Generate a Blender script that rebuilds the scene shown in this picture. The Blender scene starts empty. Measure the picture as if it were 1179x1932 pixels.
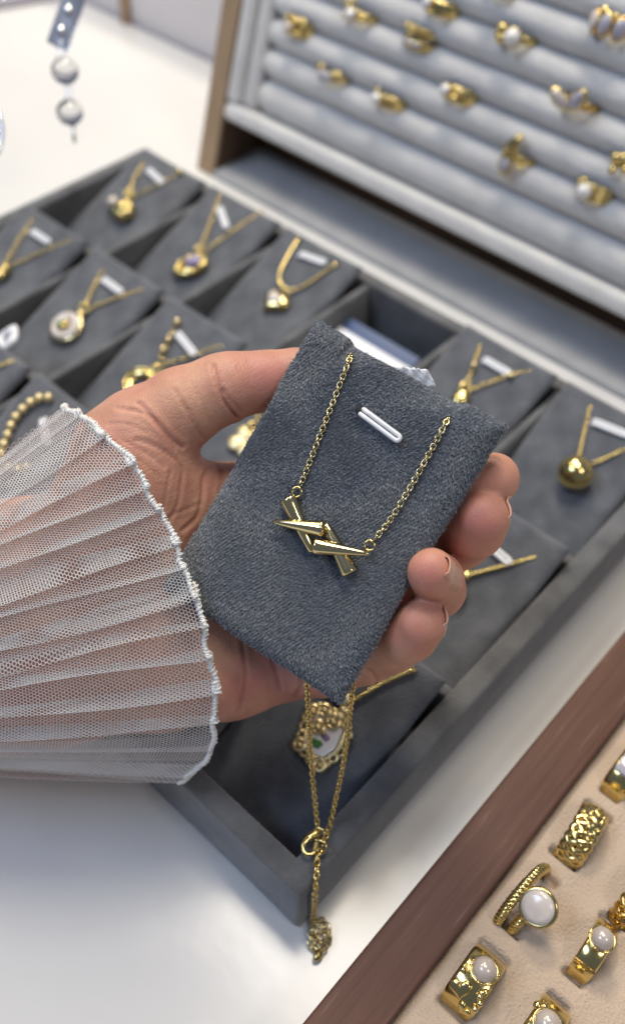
import bpy, bmesh, math, random
import numpy as np
from mathutils import Matrix, Vector
random.seed(7); rng = np.random.default_rng(7)
scene = bpy.context.scene
COL = scene.collection

# ------------------------------------------------------------------ camera
# world: X along the trays' long side, Y away from the camera, Z up, metres; table top at z = 0
FPX, CX, CY = 1733.0, 589.5, 966.0            # focal length and centre, in pixels of a 1179 x 1932 frame
CAM = np.array([0.0, 0.0, 0.285])
def _axis(px, py):
    d = np.array([px - CX, py - CY, FPX]); return d / np.linalg.norm(d)
_ay = _axis(2961, -987); _ax = -_axis(-2500, -1246)
_ax = _ax - _ay * (_ax @ _ay); _ax /= np.linalg.norm(_ax)
_az = np.cross(_ax, _ay)
if _az[1] > 0: _az = -_az
R = np.array([_ax, _ay, _az])                 # rotation camera (x right, y down, z forward) -> world
cam_data = bpy.data.cameras.new('camera'); cam = bpy.data.objects.new('camera', cam_data); COL.objects.link(cam)
m = Matrix(((R[0,0], -R[0,1], -R[0,2], CAM[0]), (R[1,0], -R[1,1], -R[1,2], CAM[1]), (R[2,0], -R[2,1], -R[2,2], CAM[2]), (0,0,0,1)))
cam.matrix_world = m
cam_data.sensor_fit = 'VERTICAL'; cam_data.sensor_height = 36.0; cam_data.lens = FPX / 1932 * 36
cam_data.clip_start = 0.005; cam_data.clip_end = 20
cam_data.dof.use_dof = True; cam_data.dof.focus_distance = 0.227; cam_data.dof.aperture_fstop = 7.8
scene.camera = cam

# ------------------------------------------------------------------ world and lamps (shop lighting)
world = bpy.data.worlds.new('World'); scene.world = world; world.use_nodes = True
bg = world.node_tree.nodes['Background']; bg.inputs[0].default_value = (0.52, 0.62, 0.86, 1); bg.inputs[1].default_value = 0.22
def area(name, loc, target, sx, sy, power, col):
    l = bpy.data.lights.new(name, 'AREA'); l.shape = 'RECTANGLE'; l.size = sx; l.size_y = sy; l.energy = power; l.color = col
    o = bpy.data.objects.new(name, l); COL.objects.link(o); o.location = loc
    o.rotation_euler = (Vector(target) - Vector(loc)).to_track_quat('-Z', 'Y').to_euler()
    return o
area('ceiling_lamp_back', (-0.70, 0.72, 1.10), (-0.42, 0.22, 0), 0.26, 0.20, 8.0, (1.0, 0.90, 0.74))
area('ceiling_lamp_top', (-0.30, 0.42, 1.35), (-0.32, 0.34, 0), 0.50, 0.30, 9.5, (1.0, 0.91, 0.77))
area('ceiling_lamp_warm_left', (-1.15, 0.25, 1.35), (-0.45, 0.28, 0), 0.35, 0.30, 4.2, (1.0, 0.88, 0.64))
area('ceiling_lamp_cool', (-0.70, -0.60, 1.30), (-0.1, 0.15, 0), 0.60, 0.35, 8.0, (0.58, 0.73, 1.0))
area('ceiling_lamp_right', (0.85, 0.10, 1.4), (-0.1, 0.2, 0), 0.40, 0.30, 4.0, (1.0, 0.95, 0.88))

vs = scene.view_settings; vs.view_transform = 'Standard'; vs.look = 'None'; vs.exposure = 0.0; vs.gamma = 1.0; vs.use_curve_mapping = False
scene.cycles.use_denoising = True
scene.cycles.max_bounces = 8; scene.cycles.transparent_max_bounces = 8
scene.cycles.caustics_reflective = False; scene.cycles.caustics_refractive = False
scene.cycles.sample_clamp_indirect = 6.0

# ------------------------------------------------------------------ measuring helpers
def raydir(px, py): return R @ np.array([(px - CX) / FPX, (py - CY) / FPX, 1.0])
def P(px, py, d):                              # point seen at a pixel, d metres deep
    return CAM + raydir(px, py) * d
def T(px, py, z):                              # the same on a level plane
    d = raydir(px, py); return CAM + d * ((z - CAM[2]) / d[2])
def on_plane(M, px, py, h=0.0):                # local x, y where the ray meets the local plane z = h
    Rm = np.array(M.to_3x3()); o = np.array(M.translation); n = Rm[:, 2]; o2 = o + n * h
    d = raydir(px, py); k = ((o2 - CAM) @ n) / (d @ n)
    return Rm.T @ (CAM + d * k - o)
def frame(x, y, z, o):
    return Matrix(((x[0], y[0], z[0], o[0]), (x[1], y[1], z[1], o[1]), (x[2], y[2], z[2], o[2]), (0,0,0,1)))
def nrm(v):
    v = np.asarray(v, float); return v / np.linalg.norm(v)

# ------------------------------------------------------------------ materials
def new_mat(name):
    mt = bpy.data.materials.new(name); mt.use_nodes = True
    return mt, mt.node_tree.nodes, mt.node_tree.links, mt.node_tree.nodes['Principled BSDF']
def principled(name, col, rough=0.5, metal=0.0, bump=None, vary=None, sheen=0.0, coat=0.0, spec=None, sss=None):
    mt, N, L, b = new_mat(name)
    b.inputs['Base Color'].default_value = (*col, 1); b.inputs['Roughness'].default_value = rough; b.inputs['Metallic'].default_value = metal
    b.inputs['Sheen Weight'].default_value = sheen; b.inputs['Sheen Roughness'].default_value = 0.5
    b.inputs['Coat Weight'].default_value = coat; b.inputs['Coat Roughness'].default_value = 0.1
    if spec is not None: b.inputs['Specular IOR Level'].default_value = spec
    if sss: b.inputs['Subsurface Weight'].default_value = sss[0]; b.inputs['Subsurface Radius'].default_value = sss[1]; b.inputs['Subsurface Scale'].default_value = sss[2]
    tc = N.new('ShaderNodeTexCoord')
    if vary:                                    # (scale, second colour, detail)
        nz = N.new('ShaderNodeTexNoise'); nz.inputs['Scale'].default_value = vary[0]; nz.inputs['Detail'].default_value = vary[2]
        cr = N.new('ShaderNodeValToRGB'); cr.color_ramp.elements[0].position = 0.32; cr.color_ramp.elements[1].position = 0.68
        cr.color_ramp.elements[0].color = (*col, 1); cr.color_ramp.elements[1].color = (*vary[1], 1)
        L.new(tc.outputs['Object'], nz.inputs['Vector']); L.new(nz.outputs['Fac'], cr.inputs['Fac']); L.new(cr.outputs['Color'], b.inputs['Base Color'])
    if bump:                                    # (scale, strength, distance)
        nz = N.new('ShaderNodeTexNoise'); nz.inputs['Scale'].default_value = bump[0]; nz.inputs['Detail'].default_value = 4
        bp = N.new('ShaderNodeBump'); bp.inputs['Strength'].default_value = bump[1]; bp.inputs['Distance'].default_value = bump[2]
        L.new(tc.outputs['Object'], nz.inputs['Vector']); L.new(nz.outputs['Fac'], bp.inputs['Height']); L.new(bp.outputs['Normal'], b.inputs['Normal'])
    return mt
M_table = principled('white_laminate', (0.74, 0.73, 0.71), 0.20, vary=(9, (0.69, 0.68, 0.67), 3), bump=(60, 0.04, 0.002))
M_wall = principled('pale_wall', (0.80, 0.76, 0.75), 0.6, vary=(6, (0.74, 0.70, 0.70), 3))
M_suede = principled('grey_suede', (0.064, 0.066, 0.071), 0.85, bump=(1500, 0.8, 0.0008), vary=(75, (0.140, 0.142, 0.147), 9), sheen=0.45)
M_suede_card = principled('blue_grey_suede', (0.064, 0.071, 0.087), 0.85, bump=(1500, 0.8, 0.0008), vary=(90, (0.125, 0.134, 0.154), 9), sheen=0.45)
M_card_base = principled('card_backing', (0.100, 0.118, 0.155), 0.9, bump=(1500, 0.6, 0.0008), sheen=0.3)
M_gold = principled('yellow_gold', (0.73, 0.57, 0.235), 0.17, 1.0, bump=(700, 0.08, 0.0003))
M_gold_pale = principled('pale_gold', (0.78, 0.64, 0.34), 0.14, 1.0, bump=(900, 0.05, 0.0002))
M_gold_deep = principled('deep_gold', (0.70, 0.46, 0.15), 0.24, 1.0, bump=(700, 0.1, 0.0003))
M_gold_matt = principled('matt_gold', (0.82, 0.68, 0.38), 0.42, 0.85)
M_gold_satin = principled('satin_gold', (0.86, 0.70, 0.36), 0.28, 0.9)
M_silver = principled('silver', (0.80, 0.80, 0.80), 0.16, 1.0)
M_bead = principled('clear_glass', (0.93, 0.93, 0.92), 0.06); M_bead.node_tree.nodes['Principled BSDF'].inputs['Transmission Weight'].default_value = 0.92
M_steel_blue = principled('brushed_steel', (0.20, 0.235, 0.32), 0.35, 0.5)
M_plastic = principled('white_plastic', (0.82, 0.83, 0.86), 0.35, spec=0.4)
M_paper = principled('white_paper', (0.82, 0.83, 0.86), 0.6, bump=(400, 0.3, 0.001))
M_blue = principled('blue_print', (0.045, 0.085, 0.20), 0.5)
M_pearl = principled('pearl', (0.55, 0.47, 0.41), 0.2, 0.12, coat=0.9)
M_pearl_white = principled('white_pearl', (0.82, 0.79, 0.77), 0.15, coat=0.8)
M_plaque = principled('white_enamel', (0.84, 0.82, 0.78), 0.25, coat=0.5)
M_shell = principled('white_shell', (0.70, 0.62, 0.54), 0.2, coat=0.6, vary=(300, (0.60, 0.53, 0.50), 3))
M_stone_grey = principled('grey_stone', (0.42, 0.40, 0.46), 0.12, coat=0.8)
M_stone_purple = principled('purple_stone', (0.30, 0.24, 0.42), 0.1, coat=0.8)
M_green = principled('green_enamel', (0.06, 0.22, 0.05), 0.3, coat=0.5)
M_mauve = principled('mauve_enamel', (0.28, 0.20, 0.36), 0.3, coat=0.5)
M_dark = principled('dark_hole', (0.02, 0.02, 0.022), 0.9)
M_roll = principled('light_grey_velvet', (0.76, 0.745, 0.72), 0.85, bump=(1100, 0.9, 0.0012), vary=(90, (0.84, 0.825, 0.80), 6), sheen=0.2)
M_case_floor = principled('grey_lining', (0.36, 0.365, 0.385), 0.8, bump=(1300, 0.6, 0.0006), vary=(60, (0.43, 0.435, 0.45), 5), sheen=0.3)
M_beige = principled('beige_suede', (0.55, 0.415, 0.30), 0.85, bump=(1300, 0.9, 0.0008), vary=(45, (0.63, 0.485, 0.36), 6), sheen=0.35)
M_nail = principled('finger_nail', (0.58, 0.345, 0.255), 0.35, coat=0.15, sss=(0.2, (0.002, 0.001, 0.0008), 0.6))

def wood(name, c1, c2, c3, scale, stretch, rough):
    mt, N, L, b = new_mat(name)
    tc = N.new('ShaderNodeTexCoord'); mp = N.new('ShaderNodeMapping'); mp.inputs['Scale'].default_value = stretch
    nz = N.new('ShaderNodeTexNoise'); nz.inputs['Scale'].default_value = scale; nz.inputs['Detail'].default_value = 8; nz.inputs['Roughness'].default_value = 0.65
    cr = N.new('ShaderNodeValToRGB'); e = cr.color_ramp.elements; e[0].position = 0.30; e[0].color = (*c1, 1); e[1].position = 0.60; e[1].color = (*c2, 1)
    e2 = e.new(0.74); e2.color = (*c3, 1)
    bp = N.new('ShaderNodeBump'); bp.inputs['Strength'].default_value = 0.25; bp.inputs['Distance'].default_value = 0.0006
    L.new(tc.outputs['Object'], mp.inputs['Vector']); L.new(mp.outputs['Vector'], nz.inputs['Vector']); L.new(nz.outputs['Fac'], cr.inputs['Fac'])
    L.new(cr.outputs['Color'], b.inputs['Base Color']); L.new(nz.outputs['Fac'], bp.inputs['Height']); L.new(bp.outputs['Normal'], b.inputs['Normal'])
    b.inputs['Roughness'].default_value = rough; b.inputs['Specular IOR Level'].default_value = 0.3
    return mt
M_wood_dark = wood('brown_wood', (0.095, 0.044, 0.030), (0.130, 0.064, 0.046), (0.28, 0.185, 0.145), 110, (4, 0.16, 4), 0.6)
M_wood_light = wood('light_wood', (0.33, 0.225, 0.135), (0.40, 0.28, 0.175), (0.45, 0.33, 0.22), 40, (4, 4, 0.4), 0.5)
M_wood_inner = wood('walnut_wood', (0.070, 0.042, 0.026), (0.10, 0.062, 0.040), (0.14, 0.09, 0.06), 30, (0.5, 4, 4), 0.6)

def skin_material():
    mt, N, L, b = new_mat('skin')
    tc = N.new('ShaderNodeTexCoord')
    n1 = N.new('ShaderNodeTexNoise'); n1.inputs['Scale'].default_value = 130; n1.inputs['Detail'].default_value = 8; n1.inputs['Roughness'].default_value = 0.65
    cr = N.new('ShaderNodeValToRGB'); e = cr.color_ramp.elements
    e[0].position = 0.3; e[0].color = (0.52, 0.258, 0.168, 1); e[1].position = 0.7; e[1].color = (0.66, 0.368, 0.245, 1)
    L.new(tc.outputs['Object'], n1.inputs['Vector']); L.new(n1.outputs['Fac'], cr.inputs['Fac'])
    at = N.new('ShaderNodeAttribute'); at.attribute_name = 'flush'      # pinker finger pads, thumb ball and creases
    mx = N.new('ShaderNodeMix'); mx.data_type = 'RGBA'; mx.inputs[7].default_value = (0.50, 0.195, 0.155, 1)
    n5 = N.new('ShaderNodeTexNoise'); n5.inputs['Scale'].default_value = 75; n5.inputs['Detail'].default_value = 6; L.new(tc.outputs['Object'], n5.inputs['Vector'])
    rm = N.new('ShaderNodeMapRange'); rm.inputs[1].default_value = 0.38; rm.inputs[2].default_value = 0.68; rm.inputs[3].default_value = 0.0; rm.inputs[4].default_value = 0.45; L.new(n5.outputs['Fac'], rm.inputs[0])
    sm = N.new('ShaderNodeMath'); sm.operation = 'ADD'; sm.use_clamp = True; L.new(at.outputs['Fac'], sm.inputs[0]); L.new(rm.outputs[0], sm.inputs[1])
    rr_ = N.new('ShaderNodeMapRange'); rr_.inputs[3].default_value = 0.36; rr_.inputs[4].default_value = 0.60; L.new(n1.outputs['Fac'], rr_.inputs[0]); L.new(rr_.outputs[0], b.inputs['Roughness'])
    L.new(sm.outputs[0], mx.inputs[0]); L.new(cr.outputs['Color'], mx.inputs[6]); L.new(mx.outputs[2], b.inputs['Base Color'])
    b.inputs['Roughness'].default_value = 0.46; b.inputs['Specular IOR Level'].default_value = 0.4
    b.inputs['Subsurface Weight'].default_value = 0.12; b.inputs['Subsurface Radius'].default_value = (0.0045, 0.0018, 0.0010); b.inputs['Subsurface Scale'].default_value = 0.8
    # fine relief: crossing skin lines, pores
    def lines(rot, sc, st):
        mp = N.new('ShaderNodeMapping'); mp.inputs['Rotation'].default_value = rot; mp.inputs['Scale'].default_value = st
        nd = N.new('ShaderNodeTexNoise'); nd.inputs['Scale'].default_value = 120; nd.inputs['Detail'].default_value = 2
        ad = N.new('ShaderNodeVectorMath'); ad.operation = 'MULTIPLY_ADD'; ad.inputs[1].default_value = (0.004, 0.004, 0.004)
        L.new(tc.outputs['Object'], nd.inputs['Vector']); L.new(nd.outputs['Color'], ad.inputs[0]); L.new(tc.outputs['Object'], ad.inputs[2])
        L.new(ad.outputs[0], mp.inputs['Vector'])
        v = N.new('ShaderNodeTexVoronoi'); v.feature = 'DISTANCE_TO_EDGE'; v.inputs['Scale'].default_value = sc
        L.new(mp.outputs['Vector'], v.inputs['Vector'])
        r = N.new('ShaderNodeValToRGB'); r.color_ramp.elements[0].position = 0.0; r.color_ramp.elements[1].position = 0.12
        L.new(v.outputs['Distance'], r.inputs['Fac']); return r.outputs['Color']
    a1 = lines((0.3, 0.5, 0.9), 420, (1.0, 0.22, 1.0)); a2 = lines((0.9, 0.2, -0.5), 1100, (1.0, 0.45, 1.0))
    ms = N.new('ShaderNodeAttribute'); ms.attribute_name = 'lined'
    def scaled(v):
        q = N.new('ShaderNodeMath'); q.operation = 'MULTIPLY'; q.inputs[1].default_value = v; L.new(ms.outputs['Fac'], q.inputs[0]); return q.outputs[0]
    n2 = N.new('ShaderNodeTexNoise'); n2.inputs['Scale'].default_value = 2500; n2.inputs['Detail'].default_value = 3
    L.new(tc.outputs['Object'], n2.inputs['Vector'])
    b1 = N.new('ShaderNodeBump'); b1.inputs['Distance'].default_value = 0.0003; L.new(scaled(0.13), b1.inputs['Strength'])
    b2 = N.new('ShaderNodeBump'); b2.inputs['Distance'].default_value = 0.0002; L.new(scaled(0.22), b2.inputs['Strength'])
    b3 = N.new('ShaderNodeBump'); b3.inputs['Strength'].default_value = 0.20; b3.inputs['Distance'].default_value = 0.0002
    L.new(a1, b1.inputs['Height']); L.new(a2, b2.inputs['Height']); L.new(n2.outputs['Fac'], b3.inputs['Height'])
    wv_ = N.new('ShaderNodeTexWave'); wv_.wave_type = 'BANDS'; wv_.bands_direction = 'DIAGONAL'; wv_.inputs['Scale'].default_value = 560; wv_.inputs['Distortion'].default_value = 9; wv_.inputs['Detail'].default_value = 2; wv_.inputs['Detail Scale'].default_value = 0.35
    b0 = N.new('ShaderNodeBump'); b0.inputs['Strength'].default_value = 0.16; b0.inputs['Distance'].default_value = 0.00015
    L.new(tc.outputs['Object'], wv_.inputs['Vector']); L.new(wv_.outputs['Fac'], b0.inputs['Height']); L.new(b0.outputs['Normal'], b1.inputs['Normal'])
    L.new(b1.outputs['Normal'], b2.inputs['Normal']); L.new(b2.outputs['Normal'], b3.inputs['Normal']); L.new(b3.outputs['Normal'], b.inputs['Normal'])
    return mt
M_skin = skin_material()
def fibre_material():
    mt, N, L, b = new_mat('velvet_pile')
    g = N.new('ShaderNodeNewGeometry'); cr = N.new('ShaderNodeValToRGB'); e = cr.color_ramp.elements
    e[0].position = 0.0; e[0].color = (0.160, 0.180, 0.212, 1); e[1].position = 1.0; e[1].color = (0.330, 0.352, 0.385, 1)
    e2 = e.new(0.55); e2.color = (0.220, 0.240, 0.274, 1)
    L.new(g.outputs['Random Per Island'], cr.inputs['Fac']); L.new(cr.outputs['Color'], b.inputs['Base Color'])
    b.inputs['Roughness'].default_value = 0.75; b.inputs['Specular IOR Level'].default_value = 0.2; b.inputs['Sheen Weight'].default_value = 0.4
    return mt
M_fibre = fibre_material()
def tulle_material():
    mt, N, L, b = new_mat('white_tulle')
    b.inputs['Base Color'].default_value = (0.96, 0.95, 0.945, 1); b.inputs['Roughness'].default_value = 0.6; b.inputs['Sheen Weight'].default_value = 0.5
    tr = N.new('ShaderNodeBsdfTranslucent'); tr.inputs['Color'].default_value = (0.96, 0.95, 0.945, 1)
    mx = N.new('ShaderNodeMixShader'); mx.inputs[0].default_value = 0.4
    L.new(b.outputs[0], mx.inputs[1]); L.new(tr.outputs[0], mx.inputs[2]); L.new(mx.outputs[0], N['Material Output'].inputs['Surface'])
    return mt
M_tulle = tulle_material()
M_thread = principled('cream_thread', (0.84, 0.83, 0.80), 0.7, bump=(2500, 0.5, 0.0003))

# ------------------------------------------------------------------ mesh helpers: every shape is (verts Nx3, list of faces)
def mesh_data(name, V, F, smooth=True):
    me = bpy.data.meshes.new(name); V = np.asarray(V, float)
    if isinstance(F, np.ndarray):
        k = F.shape[1]; me.vertices.add(len(V)); me.vertices.foreach_set('co', V.ravel())
        me.loops.add(F.size); me.loops.foreach_set('vertex_index', F.ravel().astype(np.int32))
        me.polygons.add(len(F)); me.polygons.foreach_set('loop_start', np.arange(0, F.size, k, dtype=np.int32))
        me.update(calc_edges=True)
    else:
        me.from_pydata([tuple(v) for v in V], [], F); me.update()
    if smooth: me.polygons.foreach_set('use_smooth', np.ones(len(me.polygons), bool))
    return me
def join(*shapes):
    V, F, n = [], [], 0
    for v, f in shapes:
        v = np.asarray(v, float); V.append(v); F += [tuple(int(i) + n for i in q) for q in f]; n += len(v)
    return np.vstack(V), F
def xf(shape, M):
    v, f = shape; A = np.array(M); return np.asarray(v) @ A[:3, :3].T + A[:3, 3], f
def shift(shape, d): return np.asarray(shape[0]) + np.asarray(d, float), shape[1]
def lathe(prof, n=24, axis=2):                  # prof: (radius, height)
    V, F = [], []
    for r, z in prof:
        for k in range(n):
            a = 2 * math.pi * k / n; V.append((r * math.cos(a), r * math.sin(a), z))
    for i in range(len(prof) - 1):
        for k in range(n): F.append((i*n + k, i*n + (k+1) % n, (i+1)*n + (k+1) % n, (i+1)*n + k))
    F.append(tuple(range(n))[::-1]); F.append(tuple((len(prof)-1)*n + k for k in range(n)))
    return np.array(V), F
def ball(r, c=(0,0,0), n=16, sc=(1,1,1)):
    prof = [(max(1e-5, math.sin(math.pi * i / n)) , -math.cos(math.pi * i / n)) for i in range(n + 1)]
    v, f = lathe(prof, n * 2); return v * r * np.array(sc) + np.array(c), f
def torus(R_, r, n=24, k=8, c=(0,0,0), sx=1.0, sy=1.0, sz=1.0):
    V, F = [], []
    for i in range(n):
        a = 2 * math.pi * i / n
        for j in range(k):
            b = 2 * math.pi * j / k; q = R_ + r * math.cos(b)
            V.append((q * math.cos(a) * sx, q * math.sin(a) * sy, r * math.sin(b) * sz))
    for i in range(n):
        for j in range(k): F.append((i*k + j, ((i+1) % n)*k + j, ((i+1) % n)*k + (j+1) % k, i*k + (j+1) % k))
    return np.array(V) + np.array(c), F
def tube(pts, rad, k=8, closed=False, flat=1.0, up0=None):
    pts = np.asarray(pts, float); n = len(pts); rad = np.broadcast_to(np.asarray(rad, float), (n,))
    tg = np.gradient(pts, axis=0)
    if closed: tg = np.roll(pts, -1, 0) - np.roll(pts, 1, 0)
    tg /= np.linalg.norm(tg, axis=1)[:, None] + 1e-15
    up = np.array([0, 0, 1.0]) if up0 is None else np.asarray(up0, float)
    if abs(up @ tg[0]) > 0.95: up = np.array([1.0, 0, 0])
    V, F = [], []
    for i in range(n):
        up = up - tg[i] * (up @ tg[i]); up /= np.linalg.norm(up); s = np.cross(tg[i], up)
        for j in range(k):
            a = 2 * math.pi * j / k; V.append(pts[i] + rad[i] * (math.cos(a) * s + math.sin(a) * up * flat))
    for i in range(n if closed else n - 1):
        i2 = (i + 1) % n
        for j in range(k): F.append((i*k + j, i*k + (j+1) % k, i2*k + (j+1) % k, i2*k + j))
    if not closed: F.append(tuple(range(k))[::-1]); F.append(tuple((n-1)*k + j for j in range(k)))
    return np.array(V), F
def rbox(x0, x1, y0, y1, z0, z1, r=0.001, seg=3):
    bm = bmesh.new(); bmesh.ops.create_cube(bm, size=1)
    for v in bm.verts: v.co = ((x0 + x1)/2 + v.co.x*(x1 - x0), (y0 + y1)/2 + v.co.y*(y1 - y0), (z0 + z1)/2 + v.co.z*(z1 - z0))
    if r > 0: bmesh.ops.bevel(bm, geom=bm.edges[:], offset=r, segments=seg, profile=0.5, affect='EDGES')
    bm.verts.index_update()
    V = np.array([v.co[:] for v in bm.verts]); F = [tuple(v.index for v in f.verts) for f in bm.faces]; bm.free(); return V, F
def smooth_path(pts, n):
    pts = np.asarray(pts, float); out = []; m_ = len(pts)
    for q in np.linspace(0, m_ - 1, n):
        i = min(int(q), m_ - 2); t = q - i
        p0 = pts[max(i-1, 0)]; p1 = pts[i]; p2 = pts[i+1]; p3 = pts[min(i+2, m_-1)]
        out.append(0.5 * (2*p1 + (p2-p0)*t + (2*p0 - 5*p1 + 4*p2 - p3)*t*t + (3*p1 - p0 - 3*p2 + p3)*t**3))
    return np.array(out)
def resample(pts, step):
    pts = np.asarray(pts, float); d = np.r_[0, np.cumsum(np.linalg.norm(np.diff(pts, axis=0), axis=1))]
    n = max(2, int(round(d[-1] / step))); q = np.linspace(0, d[-1], n + 1)
    return np.c_[[np.interp(q, d, pts[:, i]) for i in range(3)]].T

# ------------------------------------------------------------------ scene helpers
ROOTM = {}
def thing(name, label, cat, M=None, group=None):
    o = bpy.data.objects.new(name, None); COL.objects.link(o); o.empty_display_size = 0.01
    M = M if M is not None else Matrix.Identity(4)
    o.matrix_world = M; ROOTM[o] = M.copy(); o['label'] = label; o['category'] = cat
    if group: o['group'] = group
    return o
def part(parent, name, shape, mat, smooth=True, world=False, kind=None, label=None):
    V, F = shape; V = np.asarray(V, float)
    root = parent if parent in ROOTM else parent.parent
    if world:
        A = np.array(ROOTM[root].inverted()); V = V @ A[:3, :3].T + A[:3, 3]
    me = mesh_data(name, V, F, smooth); me.materials.append(mat)
    o = bpy.data.objects.new(name, me); COL.objects.link(o); o.parent = parent
    if kind: o['kind'] = kind
    if label: o['label'] = label
    return o
def structure(name, shape, mat, smooth=False):
    me = mesh_data(name, *shape, smooth); me.materials.append(mat); o = bpy.data.objects.new(name, me); COL.objects.link(o); o['kind'] = 'structure'; return o
def at(loc): return Matrix.Translation(Vector(tuple(float(c) for c in loc)))

# ------------------------------------------------------------------ the setting
structure('table_top', rbox(-1.3, 0.9, -0.7, 0.432, -0.03, 0.0, 0.001), M_table)
WALL_Y = 0.4345
structure('back_ledge', rbox(-1.6, 1.2, WALL_Y, WALL_Y + 0.25, -0.03, 0.085, 0.002), M_wall)
_d = raydir(247, 50); pw = CAM + _d * (WALL_Y / _d[1])
peg = thing('wall_peg', 'small tan wooden peg on the pale ledge behind the table, top left', 'peg', at((pw[0], WALL_Y - 0.0005, pw[2])))
part(peg, 'peg_body', rbox(-0.0026, 0.0026, -0.006, 0.0, 0.0, 0.024, 0.0008), M_wood_light)
g0 = T(0, 20, 0.0); g1 = T(118, 0, 0.0)
slab = thing('grey_slab', 'grey slab edge at the far top left corner of the table', 'slab', at((g0[0], g0[1], 0)))
gd = nrm(g1 - g0); gn = np.array([-gd[1], gd[0], 0])
part(slab, 'slab_body', xf(rbox(-0.35, 0.35, 0.0, 0.2, 0.0003, 0.008, 0.002), frame(gd, gn, (0,0,1), (0,0,0))), M_stone_grey)

# ------------------------------------------------------------------ grey necklace tray
mm = 0.001
TX0, TX1, TY0, TY1, TH = -0.376, -0.050, 0.0615, 0.2905, 0.030
IX0, IX1, IY0, IY1 = -0.3685, -0.0580, 0.0690, 0.2835
tray = thing('necklace_tray', 'large grey suede tray with compartments holding necklace cards', 'jewellery tray', at((-0.213, 0.176, 0)))
part(tray, 'base', rbox(TX0 + mm, TX1 - mm, TY0 + mm, TY1 - mm, 0.0003, 0.003, 0.0006), M_suede, world=True)
part(tray, 'rim', rbox(TX0, IX0, TY0, TY1, 0.0004, TH, 0.0014), M_suede, world=True)
part(tray, 'rim', rbox(IX1, TX1, TY0, TY1, 0.0004, TH, 0.0014), M_suede, world=True)
part(tray, 'rim', rbox(IX0 - 4*mm, IX1 + 4*mm, TY0 + 0.15*mm, IY0, 0.0004, TH - 0.2*mm, 0.0014), M_suede, world=True)
part(tray, 'rim', rbox(IX0 - 4*mm, IX1 + 4*mm, IY1, TY1 - 0.15*mm, 0.0004, TH - 0.2*mm, 0.0014), M_suede, world=True)
ROWTOP = {'A': 0.2830, 'B': 0.2085, 'C': 0.1375}
PITCH = 0.0523
colx = lambda k: -0.0825 - PITCH * k
for yv in (0.1400, 0.2120):
    part(tray, 'row_divider', rbox(IX0 - mm, IX1 + mm, yv - 0.002, yv + 0.002, 0.002, 0.0275, 0.0012), M_suede, world=True)
for k in range(5):
    xd = colx(k) - PITCH / 2
    for y0, y1 in ((IY0 - mm, 0.1379), (0.1421, 0.2099), (0.2141, IY1 + mm)):
        part(tray, 'column_divider', rbox(xd - 0.0017, xd + 0.0017, y0, y1, 0.002, 0.0280, 0.0012), M_suede, world=True)

# ------------------------------------------------------------------ velvet cards in the tray
def pad_shape(w, h, t, nx=26, ny=36, seed=0):
    V, F = [], []; r = t * 0.55; q = np.random.default_rng(seed); ph = q.uniform(0, 6, 4)
    xs = np.sin(np.linspace(-1, 1, nx) * math.pi / 2) * w / 2; ys = np.sin(np.linspace(-1, 1, ny) * math.pi / 2) * h / 2
    for side in (1, -1):
        for y in ys:
            for x in xs:
                e = min(w/2 - abs(x), h/2 - abs(y)); k = math.sqrt(max(0, 1 - (1 - min(e / r, 1))**2))
                z = k * t / 2 * (1 if side > 0 else 1)
                z += k * 0.0005 * (math.sin(x*160 + ph[0]) * math.sin(y*110 + ph[1])) if side > 0 else 0
                V.append((x * (1 - 0.012 * math.cos(y / h * 3)), y * (1 - 0.012 * math.cos(x / w * 3)), side * z - t / 2))
    n = nx * ny
    for j in range(ny - 1):
        for i in range(nx - 1):
            a = j*nx + i; F.append((a, a+1, a+1+nx, a+nx)); F.append((n+a, n+a+nx, n+a+1+nx, n+a+1))
    for i in range(nx - 1):
        F.append((i, n+i, n+i+1, i+1)); b = (ny-1)*nx + i; F.append((b, b+1, n+b+1, n+b))
    for j in range(ny - 1):
        a = j*nx; F.append((a, a+nx, n+a+nx, n+a)); b = j*nx + nx - 1; F.append((b, n+b, n+b+nx, b+nx))
    return np.array(V), F
def pin_shape(p, q, r=0.0005, gap=0.00085, dip=0.004):   # white plastic loop from p (in the hole) to q, both (x, y) on the card
    p = np.array([p[0], p[1], 0.0]); q = np.array([q[0], q[1], 0.0]); d = nrm(q - p); s = np.array([-d[1], d[0], 0])
    L = np.linalg.norm(q - p); z = r + 0.0004; pts = []
    pts.append(p - s*gap + np.array([0, 0, -dip])); pts.append(p - s*gap + np.array([0, 0, z*0.6])); pts.append(p + d*0.0012 - s*gap + np.array([0, 0, z]))
    for t in np.linspace(0.2, 0.9, 4): pts.append(p + d*(L*t) - s*gap + np.array([0, 0, z]))
    for a in np.linspace(-90, 90, 9): pts.append(q + d*gap*math.cos(math.radians(a)) + s*gap*math.sin(math.radians(a)) + np.array([0, 0, z]))
    for t in np.linspace(0.9, 0.2, 4): pts.append(p + d*(L*t) + s*gap + np.array([0, 0, z]))
    pts += [p + d*0.0012 + s*gap + np.array([0, 0, z]), p + s*gap + np.array([0, 0, z*0.6]), p + s*gap + np.array([0, 0, -dip])]
    return tube(pts, r, 8)
CARD_W, CARD_H, CARD_T = 0.0465, 0.0735, 0.005
pad_mesh = mesh_data('pad', *pad_shape(CARD_W, CARD_H, CARD_T)); pad_mesh.materials.append(M_suede_card)
ALPHA = math.atan2(0.029, 0.067)
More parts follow.
